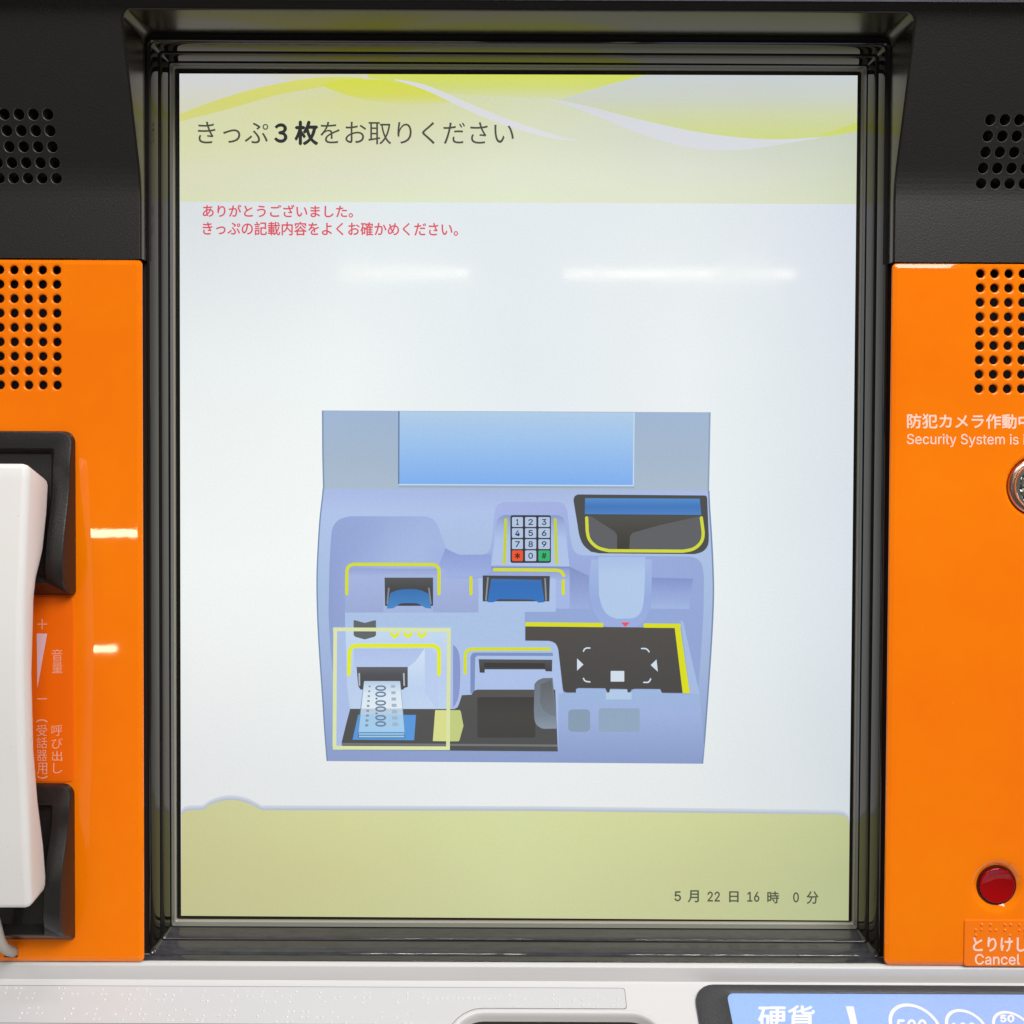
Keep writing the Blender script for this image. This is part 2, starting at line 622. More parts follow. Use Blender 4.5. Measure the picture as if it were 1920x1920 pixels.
bm = bmesh.new()
loft(bm, [[(x, 6.5, z) for x, z in path_in(0.35, 0.5)], [(x, 7.0, z) for x, z in path_in(-1.2, -2.2)]], False)
link('hood_back', bm, M_VOID, machine)

# pale trim above the panel
bm = bmesh.new()
zt = Z_TOP + 0.25
loft(bm, [[(-XO, 20, zt), (XO, 20, zt)], [(-XO, -24, zt), (XO, -24, zt)], [(-XO, -25, zt + 1), (XO, -25, zt + 1)],
          [(-XO, -25, zt + 90), (XO, -25, zt + 90)], [(-XO, 20, zt + 90), (XO, 20, zt + 90)]], False)
link('top_trim', bm, M_TRIM, machine)

# --- bezel -----------------------------------------------------------------------
ZBT = at(957, 78, 6.2).z + 0.58
ZBB = at(957, 1792, 6.2).z - 0.58
Y_LCD = 24.2
prof = [(0.1, 7.6), (0.1, 6.5), (0.3, 6.25), (0.52, 6.25), (0.78, 6.6), (1.12, 7.1), (1.5, 8.0), (1.8, 9.2), (2.0, 10.5), (2.18, 12.0), (2.28, 13.3),
        (2.28, 13.9), (2.64, 13.9), (2.64, 13.62), (2.80, 13.75), (3.12, 14.25), (3.32, 15.3), (3.5, 17.0), (3.68, 18.8), (3.8, 20.4),
        (3.8, 20.9), (4.12, 20.9), (4.12, 20.6), (4.3, 23.2), (4.4, 23.4), (4.86, 23.8), (4.9, Y_LCD + 0.5)]
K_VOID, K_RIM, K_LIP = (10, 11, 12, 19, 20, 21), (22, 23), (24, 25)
bm = bmesh.new()
bx0, bx1 = XL - 0.4, XR + 0.8
rings = []
for u, y in prof:
    r = max(0.7, 2.2 - 0.3 * u)
    rings.append([(x, y, z) for x, z in rrect(bx0 + u, bx1 - u, ZBB + u, ZBT - u, r, 4)])
loft(bm, rings, True)
bm.faces.ensure_lookup_table()
per = len(rings[0])
for i, f in enumerate(bm.faces):
    k = i // per
    if k in K_RIM: f.material_index = 1
    elif k in K_LIP: f.material_index = 2
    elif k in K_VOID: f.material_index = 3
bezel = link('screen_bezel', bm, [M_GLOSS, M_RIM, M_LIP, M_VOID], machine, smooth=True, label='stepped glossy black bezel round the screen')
bezel.data.set_sharp_from_angle(angle=math.radians(40))
# backing behind the side gaps
bm = bmesh.new()
for a, b in ((XL - 6, XL + 0.6), (XR - 0.6, XR + 6)):
    ngon(bm, [(a, 7.4, Z_OR_T + 5), (b, 7.4, Z_OR_T + 5), (b, 7.4, Z_OR_B - 3), (a, 7.4, Z_OR_B - 3)])
zg = at(957, 1804, 2.2).z
ngon(bm, [(XL - 3, 2.2, zg), (XR + 3, 2.2, zg), (XR + 3, 2.2, Z_OR_B - 4), (XL - 3, 2.2, Z_OR_B - 4)])
link('bezel_backing', bm, M_VOID, machine)
bm = bmesh.new()
zs_ = ZBB + 0.45
loft(bm, [[(XL - 2, 2.2, zg), (XR + 2, 2.2, zg)], [(XL - 2, 2.35, zg + 0.2), (XR + 2, 2.35, zg + 0.2)], [(XL - 2, 2.7, zg + 0.32), (XR + 2, 2.7, zg + 0.32)],
          [(XL - 2, 6.4, zs_), (XR + 2, 6.4, zs_)]], False)
bmesh.ops.recalc_face_normals(bm, faces=bm.faces[:])
if sum(f.normal.z for f in bm.faces) < 0:
    bmesh.ops.reverse_faces(bm, faces=bm.faces[:])
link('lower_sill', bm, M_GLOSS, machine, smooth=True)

# --- orange side panels ----------------------------------------------------------------
OCOL_L = [106.0, 79.4, 52.7, 26.0]
oy = [506 + 27 * k for k in range(9)]
OXL = px_x(106, 614); OPX = (px_x(106, 614) - px_x(26, 614)) / 3
OZ0 = px_z(52, 506); OPZ = (px_z(52, 506) - px_z(52, 722)) / 8
OXR = px_x(1837.5, 620)
OZ0R = px_z(1880, 513)
ocl = [OXL - k * OPX for k in range(9)]
ocr = [OXR + k * OPX for k in range(9)]
oz = [OZ0 - k * OPZ for k in range(9)]
ozr = [OZ0R - k * OPZ for k in range(9)]
flat = lambda z: 0.0
NOTCH = (px_x(8, 1795), px_x(33, 1795), Z_OR_B - 5, px_z(20, 1784))
KN = at(1946, 912)
BT = at(1871, 1662)
HK, HBTN = 14.0, 12.0

def orange_panel(x0, x1, rads, holes, xcuts, zcuts, label):
    bm = bmesh.new()
    ch = 1.7
    r_in = [max(r - ch * 0.6, 0.05) for r in rads]
    o0 = rrect(x0, x1, Z_OR_B, Z_OR_T - 0.5, rads, 6)
    o1 = rrect(x0 + 0.25, x1 - 0.25, Z_OR_B + 0.25, Z_OR_T - 0.75, rads, 6)
    o2 = rrect(x0 + ch, x1 - ch, Z_OR_B + ch, Z_OR_T - 0.5 - ch, r_in, 6)
    loft(bm, [[(x, 1.0, z) for x, z in o0], [(x, 0.65, z) for x, z in o0], [(x, 0.34, z) for x, z in o1],
              [(x, 0.0, z) for x, z in o2]], True)
    sheet(bm, o2, xcuts, zcuts, holes, flat)
    return bm

hl = (min(ocl) - OPX / 2, max(ocl) + OPX / 2, min(oz) - OPZ / 2, max(oz) + OPZ / 2)
hr = (min(ocr) - OPX / 2, max(ocr) + OPX / 2, min(ozr) - OPZ / 2, max(ozr) + OPZ / 2)
nh = (NOTCH[0], NOTCH[1], Z_OR_B - 1, NOTCH[3])
bm = orange_panel(-XO, XL, (0.3, 1.6, 1.6, 0.3), [hl, nh], [hl[0], hl[1], nh[0], nh[1]], [hl[2], hl[3], nh[3]], '')
# carve the notch out of the lower rim as well
kill = [f for f in bm.faces if NOTCH[0] < f.calc_center_median().x < NOTCH[1] and f.calc_center_median().z < NOTCH[3]]
bmesh.ops.delete(bm, geom=kill, context='FACES')
panel_l = link('side_panel', bm, M_ORANGE, machine, label='orange gloss side panel left of the screen')
kk = (KN.x - HK, KN.x + HK, KN.z - HK, KN.z + HK)
kb = (BT.x - HBTN, BT.x + HBTN, BT.z - HBTN, BT.z + HBTN)
bm = orange_panel(XR, XO, (2.2, 0.3, 0.3, 1.6), [hr, kk, kb], [hr[0], hr[1], kk[0], kk[1], kb[0], kb[1]],
                  [hr[2], hr[3], kk[2], kk[3], kb[2], kb[3]], '')
hole_cell(bm, KN.x, KN.z, HK, HK, [(12.6, 0), (11.8, 0.25), (11.2, 0.9), (10.9, 2.2), (10.9, 5)], flat, 48)
hole_cell(bm, BT.x, BT.z, HBTN, HBTN, [(10.8, 0), (9.9, 0.12), (8.9, 0.45), (8.0, 0.95), (7.45, 1.3), (7.4, 6)], flat, 48)
bmesh.ops.remove_doubles(bm, verts=bm.verts[:], dist=0.001)
panel_r = link('side_panel', bm, M_ORANGE, machine, label='orange gloss side panel right of the screen')
for pnl in (panel_l, panel_r):
    for p in pnl.data.polygons:
        p.use_smooth = True
    pnl.data.set_sharp_from_angle(angle=math.radians(9))

for cols, zz, par, h, lab in ((ocl, oz, panel_l, hl, 'left'), (ocr, ozr, panel_r, hr, 'right')):
    bm = bmesh.new()
    for x in cols:
        for z in zz:
            hole_cell(bm, x, z, OPX / 2, OPZ / 2, [(2.25, 0), (2.05, 0.04), (1.8, 0.14), (1.62, 0.32), (1.6, 0.95)], flat, 24)
    bmesh.ops.remove_doubles(bm, verts=bm.verts[:], dist=0.001)
    g = link('speaker_grille', bm, M_ORANGE, par, smooth=True, label='round speaker holes in the %s orange panel' % lab)
    g.data.set_sharp_from_angle(angle=math.radians(50))
    bm = bmesh.new()
    loft(bm, [[(h[0] - 2, 1.0, h[2] - 2), (h[1] + 2, 1.0, h[2] - 2), (h[1] + 2, 1.0, h[3] + 2), (h[0] - 2, 1.0, h[3] + 2)],
              [(h[0] - 2, 9, h[2] - 2), (h[1] + 2, 9, h[2] - 2), (h[1] + 2, 9, h[3] + 2), (h[0] - 2, 9, h[3] + 2)]], True, 0, 0)
    link('grille_backing', bm, M_VOID, par)
bm = bmesh.new()
ngon(bm, [(-XO, 6, Z_OR_B - 4), (-150, 6, Z_OR_B - 4), (-150, 6, Z_OR_B + 14), (-XO, 6, Z_OR_B + 14)])
link('notch_backing', bm, M_VOID, panel_l)

# --- printed words on the right panel
def on_or(y):
    return lambda u, v: at(u, v, y)
bm = bmesh.new()
put_text(bm, '防犯カメラ作動中', (1700.5, 1935, 775.5, 803.5), on_or(-0.05), 1.3)
put_text(bm, 'Security System is in', (1700.5, 1936, 813, 838), on_or(-0.05), 0.4)
link('panel_lettering', bm, M_PINK, panel_r)

# --- round metal knob
def lathe(bm, cx, cz, profile, n=48, mi=0, cap=True):
    rings = [[(cx + r * math.cos(2 * math.pi * k / n), y, cz + r * math.sin(2 * math.pi * k / n)) for k in range(n)] for r, y in profile]
    loft(bm, rings, True, mi, mi if cap else None)
bm = bmesh.new()
lathe(bm, KN.x, KN.z, [(10.8, 4), (10.75, 0.2), (10.4, -0.3), (9.2, -0.9), (9.0, -0.8)], 64, 0, False)
knob = link('metal_knob', bm, M_COPPER, machine, smooth=True, label='round polished metal knob set in the right orange panel')
bm = bmesh.new()
lathe(bm, KN.x, KN.z, [(9.1, 0), (9.1, -1.3), (8.7, -1.8), (7.8, -1.9), (7.5, -1.6), (7.4, 1.0)], 64, 0, False)
ring = link('knob_ring', bm, M_CHROME, knob, smooth=True)
ring.data.set_sharp_from_angle(angle=math.radians(40))
bm = bmesh.new()
NF = 10
for k in range(NF):
    a0 = 2 * math.pi * k / NF + 0.1
    rad = [7.1, 6.6, 4.5, 2.2]
    yy = [-1.0, -1.9, -2.3, -2.1]
    rings = []
    for r, y in zip(rad, yy):
        rings.append([(KN.x + r * math.cos(a0 + t), y + (0.0 if 0.12 < t < 0.45 else 0.5), KN.z + r * math.sin(a0 + t)) for t in (0.02, 0.15, 0.30, 0.42, 0.56)])
    loft(bm, rings, False)
lathe(bm, KN.x, KN.z, [(2.4, 0), (2.3, -2.2), (1.2, -2.6)], 24)
link('knob_fins', bm, M_CHROME, knob)
bm = bmesh.new()
lathe(bm, KN.x, KN.z, [(7.45, 0.5), (7.4, -0.7), (2.0, -0.9)], 40)
link('knob_core', bm, M_STEEL, knob)

# --- red cancel button
bm = bmesh.new()
lathe(bm, BT.x, BT.z, [(7.38, 6), (7.36, 1.0), (7.2, 0.75), (6.75, 0.8), (6.7, 3.0)], 64, 0, False)
btn = link('cancel_button', bm, M_REDDARK, machine, smooth=True, label='round red push button in the right orange panel')
btn.data.set_sharp_from_angle(angle=math.radians(40))
bm = bmesh.new()
lathe(bm, BT.x, BT.z, [(6.62, 3.5), (6.62, 0.75), (6.5, 0.35), (6.25, 0.2), (5.9, 0.32), (4.9, 0.66), (3.6, 0.96), (2.2, 1.16), (0.8, 1.25)], 64)
link('button_cap', bm, M_RED, btn, smooth=True)

# --- cancel label
lx0 = px_x(1807, 1770); lz1 = px_z(1860, 1723.5); lz0 = px_z(1860, 1811)
bm = bmesh.new()
o = rrect(lx0, lx0 + 44, lz0, lz1, 1.0, 4)
o2 = rrect(lx0 + .3, lx0 + 43.7, lz0 + .3, lz1 - .3, 0.8, 4)
loft(bm, [[(x, 0.02, z) for x, z in o], [(x, -0.35, z) for x, z in o], [(x, -0.5, z) for x, z in o2]], True, 0, 0)
clab = link('cancel_label', bm, M_ORANGE3, machine, label='raised orange label with braille reading とりけし Cancel')
bm = bmesh.new()
put_text(bm, 'とりけし', (1824, 1925.5, 1757, 1784.5), on_or(-0.56), 1.4)
put_text(bm, 'Cancel', (1828, 1912.5, 1788.5, 1809), on_or(-0.56), 0.8)
link('label_lettering', bm, M_PINK, clab)

def dome(bm, c, n, r, h, seg=10):
    n = Vector(n).normalized()
    t = n.orthogonal().normalized()
    b = n.cross(t)
    rings = []
    for rr, hh in ((1.0, 0), (0.82, 0.55), (0.45, 0.9)):
        rings.append([tuple(Vector(c) + (t * math.cos(2 * math.pi * k / seg) + b * math.sin(2 * math.pi * k / seg)) * r * rr + n * h * hh) for k in range(seg)])
    vs = loft(bm, rings, True)
    top = bm.verts.new(Vector(c) + n * h)
    for k in range(seg):
        bm.faces.new((vs[-1][k], vs[-1][(k + 1) % seg], top))
bm = bmesh.new()
S = 260 / 1920.0
for (x, y) in [(1335, 988), (1458, 988), (1655, 990), (1735, 990), (1858, 990), (1252, 1058), (1330, 1055), (1455, 1062), (1530, 1062),
               (1655, 1062), (1857, 1065), (1932, 1065), (1252, 1135), (1728, 1140), (1935, 1138)]:
    dome(bm, at(1660 + x * S, 1600 + y * S, -0.5), (0, -1, 0), 0.62, 0.42)
link('braille_dots', bm, M_ORANGE3, clab, smooth=True, kind='stuff')

# --- volume label on the left panel
bm = bmesh.new()
vx1 = px_x(139.5, 1290); vz1 = px_z(100, 1119); vz0 = px_z(100, 1466)
o = rrect(-215, vx1, vz0, vz1, (1, 2, 2, 1), 5)
o2 = rrect(-214.7, vx1 - .3, vz0 + .3, vz1 - .3, (1, 1.8, 1.8, 1), 5)
loft(bm, [[(x, 0.02, z) for x, z in o], [(x, -0.2, z) for x, z in o], [(x, -0.32, z) for x, z in o2]], True, 0, 0)
vlab = link('volume_label', bm, M_ORANGE2, machine, label='darker orange volume label between the handset cradle cups')
bm = bmesh.new()
sy = on_or(-0.38)
for s, bx in (('音', (97, 117.5, 1217, 1239)), ('量', (97.5, 117.5, 1240.5, 1262)),
              ('呼', (96.5, 117, 1359, 1380)), ('び', (97, 117, 1384, 1404)), ('出', (97.5, 116.5, 1408, 1427)), ('し', (99.5, 116.5, 1431, 1450)),
              ('受', (68.5, 88.5, 1359, 1380)), ('話', (68.5, 88.5, 1382, 1403)), ('器', (68.5, 88.5, 1406, 1427)), ('用', (69.5, 88.5, 1430, 1452))):
    put_text(bm, s, bx, sy)
put_text(bm, '(', (68, 89, 1348.5, 1355), sy, rot=90)
put_text(bm, ')', (70, 89, 1454, 1460.5), sy, rot=90)
def bar(bm, u0, u1, v0, v1, surf):
    ngon(bm, [surf(u0, v0), surf(u1, v0), surf(u1, v1), surf(u0, v1)])
bar(bm, 70, 88, 1169.3, 1171.3, sy)
bar(bm, 78, 80, 1161, 1169.2, sy)
bar(bm, 78, 80, 1171.4, 1180, sy)
bar(bm, 69.5, 88, 1309.2, 1311.4, sy)
link('label_lettering', bm, M_PINKDULL, vlab)
bm = bmesh.new()
ngon(bm, [sy(69, 1188), sy(88.5, 1188), sy(70, 1291)])
link('volume_wedge', bm, M_LILAC, vlab)

# --- cradle cups
def cup(u_r, v_t, v_b, heights, rads, label):
    """heights: [(v, protrusion)]"""
    x1 = px_x(u_r, (v_t + v_b) / 2); x0 = -235.0
    zt, zb = px_z(70, v_t), px_z(70, v_b)
    hz = [(px_z(70, v), h) for v, h in heights]
    def H(z):
        if z >= hz[0][0]: return hz[0][1]
        for (za, ha), (zb_, hb) in zip(hz[:-1], hz[1:]):
            if z >= zb_:
                t = (za - z) / (za - zb_)
                t = t * t * (3 - 2 * t)
                return ha + (hb - ha) * t
        return hz[-1][1]
    def outline(ins, r):
        """rounded outline with the long sides subdivided"""
        pts = rrect(x0 + ins, x1 - ins, zb + ins, zt - ins, [max(q - ins * 0.5, 0.2) for q in rads], 6)
        out = []
        n = len(pts)
        for i in range(n):
            a, b = pts[i], pts[(i + 1) % n]
            out.append(a)
            if abs(a[1] - b[1]) > 6:
                for k in range(1, 24):
                    out.append((a[0] + (b[0] - a[0]) * k / 24, a[1] + (b[1] - a[1]) * k / 24))
        return out
    bm = bmesh.new()
    rings = [[(x, 0.05, z) for x, z in outline(0.0, 0)]]
    rings.append([(x, -H(z) + 0.7, z) for x, z in outline(0.15, 0)])
    rings.append([(x, -H(z) + 0.2, z) for x, z in outline(0.4, 0)])
    rings.append([(x, -H(z), z) for x, z in outline(0.9, 0)])
    rings.append([(x, -H(z), z) for x, z in outline(6.2, 0)])
    rings.append([(x, -H(z) + 0.4, z) for x, z in outline(6.7, 0)])
    rings.append([(x, min(-H(z) + 5, -1), z) for x, z in outline(8.5, 0)])
    loft(bm, rings, True, 0, 0)
    o = link('cradle_cup', bm, M_CUP, machine, smooth=True, label=label)
    o.data.set_sharp_from_angle(angle=math.radians(32))
cup(142, 808, 1116, [(815, 2.6), (880, 4.5), (1060, 11.2), (1085, 10.2), (1104, 6), (1115, 1.2)], (1.0, 1.6, 4.2, 1.0),
    'upper black handset cradle cup on the left orange panel')
cup(140.5, 1468, 1760, [(1474, 3.0), (1520, 5.0), (1640, 11.6), (1690, 12.2), (1722, 11.0), (1758, 1.5)], (1.0, 1.0, 4.2, 1.0),
    'lower black handset cradle cup on the left orange panel')

# --- console under the screen ------------------------------------------------------------
BETA = math.radians(25)
P_S = at(957, 1843.5, 0.3)                     # a line on the sloping top
SN = Vector((0, -math.sin(BETA), math.cos(BETA)))   # its normal
SD = Vector((0, -math.cos(BETA), -math.sin(BETA)))  # down the slope, towards the customer
def slope_px(h):
    p0 = P_S + SN * h
    return lambda u, v: on_plane(u, v, p0, SN)
def slope_pt(x, s, h=0.0):
    p = P_S + SD * s + SN * h
    return Vector((x, p.y, p.z))
def slope_xs(u, v, h=0.0):
    p = slope_px(h)(u, v)
    return p.x, (p - P_S).dot(SD)

# upper ledge profile, from behind the bezel to the slope
zl = at(957, 1807.5, 1.0).z
ledge = [Vector((0, 7.5, zl - 0.1)), Vector((0, 1.6, zl)), Vector((0, 1.0, zl - 0.08)), Vector((0, 0.5, zl - 0.35)),
         Vector((0, 0.25, zl - 0.75)), Vector((0, 0.2, zl - 1.2))]
pv = at(957, 1839.5, 0.9)
e_s = slope_pt(0, 0.2)
ledge += [Vector((0, 0.9, pv.z)), Vector((0, 0.7, pv.z - 0.2)), e_s]
S_MID, S_END = 55.0, 150.0
pu0, ps0 = slope_xs(838, 1925)
pux0 = slope_xs(838, 1930)[0]
pux1 = slope_xs(1252, 1930)[0]
pst = slope_xs(1045, 1892.5)[1]
PR = 13.0
def pocket_path(e):
    """open outline of the pocket mouth grown by e (negative is inwards), in slope coordinates"""
    x0, x1, s0, r = pux0 - e, pux1 + e, pst - e, PR + e
    p = [(x0, S_MID)]
    for k in range(9):
        a = math.radians(90 * k / 8)
        p.append((x0 + r - r * math.cos(a), s0 + r - r * math.sin(a)))
    for k in range(9):
        a = math.radians(90 * k / 8)
        p.append((x1 - r + r * math.sin(a), s0 + r - r * math.cos(a)))
    p.append((x1, S_MID))
    return p
bm = bmesh.new()
loft(bm, [[(-XO, p.y, p.z), (XO, p.y, p.z)] for p in ledge], False)
out2 = [(-XO, 0.2), (XO, 0.2), (XO, S_MID)] + pocket_path(0)[::-1] + [(-XO, S_MID)]
ngon(bm, [slope_pt(x, s) for x, s in out2])
ngon(bm, [slope_pt(x, s) for x, s in ((-XO, S_MID), (XO, S_MID), (XO, S_END), (-XO, S_END))])
e1 = slope_pt(0, S_END)
loft(bm, [[(-XO, e1.y, e1.z), (XO, e1.y, e1.z)], [(-XO, e1.y - 4, e1.z - 5), (XO, e1.y - 4, e1.z - 5)], [(-XO, e1.y + 10, e1.z - 120), (XO, e1.y + 10, e1.z - 120)]], False)
bmesh.ops.remove_doubles(bm, verts=bm.verts[:], dist=0.001)
console = link('console', bm, M_CONSOLE, machine, smooth=True, label='light grey plastic console shelf under the screen')
console.data.set_sharp_from_angle(angle=math.radians(22))

# pocket
bm = bmesh.new()
rings = []
for e, h in ((0.0, 0.0), (-0.5, 0.25), (-1.1, 0.2), (-1.6, -0.3), (-2.0, -1.4), (-2.6, -3.2)):
    rings.append([slope_pt(x, s, h) for x, s in pocket_path(e)])
loft(bm, rings, False)
pocket = link('pocket', bm, M_CONSOLE, machine, smooth=True, label='rounded tray pocket moulded into the console')
bm = bmesh.new()
loft(bm, [[slope_pt(x, s, h) for x, s in pocket_path(e)] for e, h in ((-2.6, -3.2), (-2.8, -3.6), (-6, -26))], False)
ngon(bm, [slope_pt(x, s, -26) for x, s in pocket_path(-5)])
link('pocket_lining', bm, M_POCKET, pocket, smooth=True)

# braille sheet
bx1_, bs0 = slope_xs(1171, 1853)
_, bs1 = slope_xs(1171, 1892.0)
_, bs2 = slope_xs(60, 1918.5)
def sheet_outline(ins):
    xr, s0, s1, s2 = bx1_ - ins, bs0 + ins, min(bs1, pst - 0.25) - ins, bs2 - ins
    pts = [(-XO + 30, s0), (xr - 1, s0), (xr - 0.3, s0 + 0.3), (xr, s0 + 1), (xr, s1 - 1), (xr - 0.3, s1 - 0.3), (xr - 1, s1)]
    pp = pocket_path(0.3 + ins)
    left = [q for q in pp[1:10] if q[1] < s2]
    pts += [(left[-1][0], s1)] + [(x, min(max(s, s1), s2)) for x, s in left[::-1]]
    pts += [(left[0][0] - 0.2, s2), (-XO + 30, s2)]
    return pts
bm = bmesh.new()
ngon(bm, [slope_pt(x, s, 0.04) for x, s in sheet_outline(-0.12)])
bsheet_e = link('label_edge', bm, M_SEAM, console)
bm = bmesh.new()
ngon(bm, [slope_pt(x, s, 0.09) for x, s in sheet_outline(0.1)])
bsheet = link('braille_label', bm, M_SHEET, console, label='clear sheet of raised braille along the console')
bm = bmesh.new()
D1 = [(48,275),(35,312),(112,278),(152,278),(140,315),(125,350),(245,315),(190,350),(232,350),(423,280),(463,280),(453,318),(440,353),(517,320),(556,320),(662,322),(737,285),(725,322),(763,322),(754,360),(872,325),(985,290),(1050,292),(935,325),(1078,325),(925,360),(963,362),(1030,363),(1133,365),(1187,327),(1175,365),(1250,330),(1238,365),(1298,293),(1467,297),(1458,333),(1452,370),(1492,370),(1605,335),(1678,300),(1710,338),(1662,372),(1780,302),(1775,338),(1815,340),
      (205,420),(272,420),(155,457),(193,457),(260,457),(300,458),(138,492),(523,425),(512,463),(462,498),(692,428),(620,465),(682,465),(672,500),(712,500),(905,430),(1010,430),(828,467),(935,467),(1000,468),(1043,468),(883,503),(1032,503),(1262,435),(1328,435),(1147,470),(1213,472),(1362,470),(1205,510),(1243,510),(1310,512),(1465,478),(1415,512),(1458,512),(1575,478),(1647,440),(1688,440),(1640,478),(1682,478),(1633,515)]
D2 = [(42,305),(35,340),(78,340),(68,375),(148,307),(180,340),(135,380),(292,305),(248,340),(238,378),(463,310),(455,345),(492,380),(563,347),(603,347),(708,348),(778,312),(818,312),(772,348),(812,348),(768,385),(985,315),(1018,385),(1092,315),(1090,352),(1195,318),(1195,352),(1232,352),(1230,390),(1825,325),(1862,318),(1862,358),(1862,400),
      (55,445),(10,480),(228,447),(268,447),(223,487),(150,520),(218,520),(258,520),(335,448),(372,448),(328,487),(368,487),(437,490),(477,490),(547,452),(585,490),(540,525),(690,490),(645,525),(905,455),(905,492),(857,527),(1008,493),(1085,457),(1122,457),(1070,530),(1115,530)]
D2 += [(1297 + 38.2 * k, 352) for k in range(13)]
D3 = [(625,360),(665,365),(770,360),(833,325),(833,360),(877,365),(877,400),(980,368),(1045,365),(1085,328),(1045,400),(1088,400),(1152,328),(1190,360),(1152,402),(1260,402),(1298,365),(1298,402)]
sp = slope_px(0.09)
for o0, lst in ((0, D1), (480, D2), (820, D3)):
    for x, y in lst:
        dome(bm, sp(o0 + x / 3.84, 1780 + y / 3.84), SN, 0.54, 0.28, 10)
link('braille_dots', bm, M_DOT, console, smooth=True, kind='stuff')

# coin panel
cx0, cs0 = slope_xs(1303, 1849)
cx0 = slope_xs(1303, 1875)[0]
bm = bmesh.new()
def rr_s(x0, x1, s0, s1, r):
    return [(x, -z) for x, z in rrect(x0, x1, -s1, -s0, r, 6)]
rings = []
for ins, h in ((0, 0.0), (0, 0.9), (0.25, 1.35), (0.7, 1.55)):
    rings.append([slope_pt(x, s, h) for x, s in rr_s(cx0 + ins, cx0 + 240 - ins, cs0 + ins, cs0 + 60 - ins, 7.5 - ins)])
ix0 = slope_xs(1366, 1880, 1.5)[0]
is0 = slope_xs(1500, 1861.5, 1.5)[1]
for ins, h in ((-0.2, 1.55), (0.0, 1.4), (0.05, 0.8)):
    rings.append([slope_pt(x, s, h) for x, s in rr_s(ix0 + ins, cx0 + 230 - ins, is0 + ins, cs0 + 54 - ins, 2.6)])
loft(bm, rings, True)
coin = link('coin_panel', bm, M_FRAME, machine, smooth=True, label='dark framed blue coin panel on the console')
coin.data.set_sharp_from_angle(angle=math.radians(35))
bm = bmesh.new()
ngon(bm, [slope_pt(x, s, 1.1) for x, s in rr_s(ix0, cx0 + 230, is0, cs0 + 54, 2.6)])
link('blue_sheet', bm, M_BLUE, coin)
bm = bmesh.new()
sb = slope_px(1.18)
put_text(bm, '硬貨', (1421, 1528, 1884.5, 1932), sb, 2.0)
ngon(bm, [sb(1586, 1887), sb(1600.5, 1887), sb(1612, 1940), sb(1600, 1940)])
def ring_s(bm, u, v_top, r_px, w_px):
    c_x, s_top = slope_xs(u, v_top, 1.18)
    r = abs(slope_xs(u + r_px, v_top, 1.18)[0] - c_x)
    wd = abs(slope_xs(u + w_px, v_top, 1.18)[0] - c_x)
    n = 56
    loft(bm, [[slope_pt(c_x + q * math.cos(2 * math.pi * k / n), s_top + r + q * math.sin(2 * math.pi * k / n), 1.18) for k in range(n)] for q in (r, r - wd)], True)
ring_s(bm, 1700, 1881.5, 47, 6)
ring_s(bm, 1798, 1892, 38, 5.5)
ring_s(bm, 1884, 1895.5, 36, 5)
put_text(bm, '500', (1681, 1738, 1911, 1938), sb, 2.0)
put_text(bm, '100', (1782, 1830, 1917, 1940), sb, 2.0)
put_text(bm, '50', (1875, 1902, 1902.5, 1917), sb, 2.0)
link('coin_lettering', bm, M_PRINTW, coin)

# ================================================================== THE DISPLAY
bm = bmesh.new()
ngon(bm, [(bx0 + 1, Y_LCD + 0.6, ZBB), (bx1 - 1, Y_LCD + 0.6, ZBB), (bx1 - 1, Y_LCD + 0.6, ZBT), (bx0 + 1, Y_LCD + 0.6, ZBT)])
display = link('display', bm, M_LCDEDGE, machine, label='lit portrait touch screen with ticket collection picture')

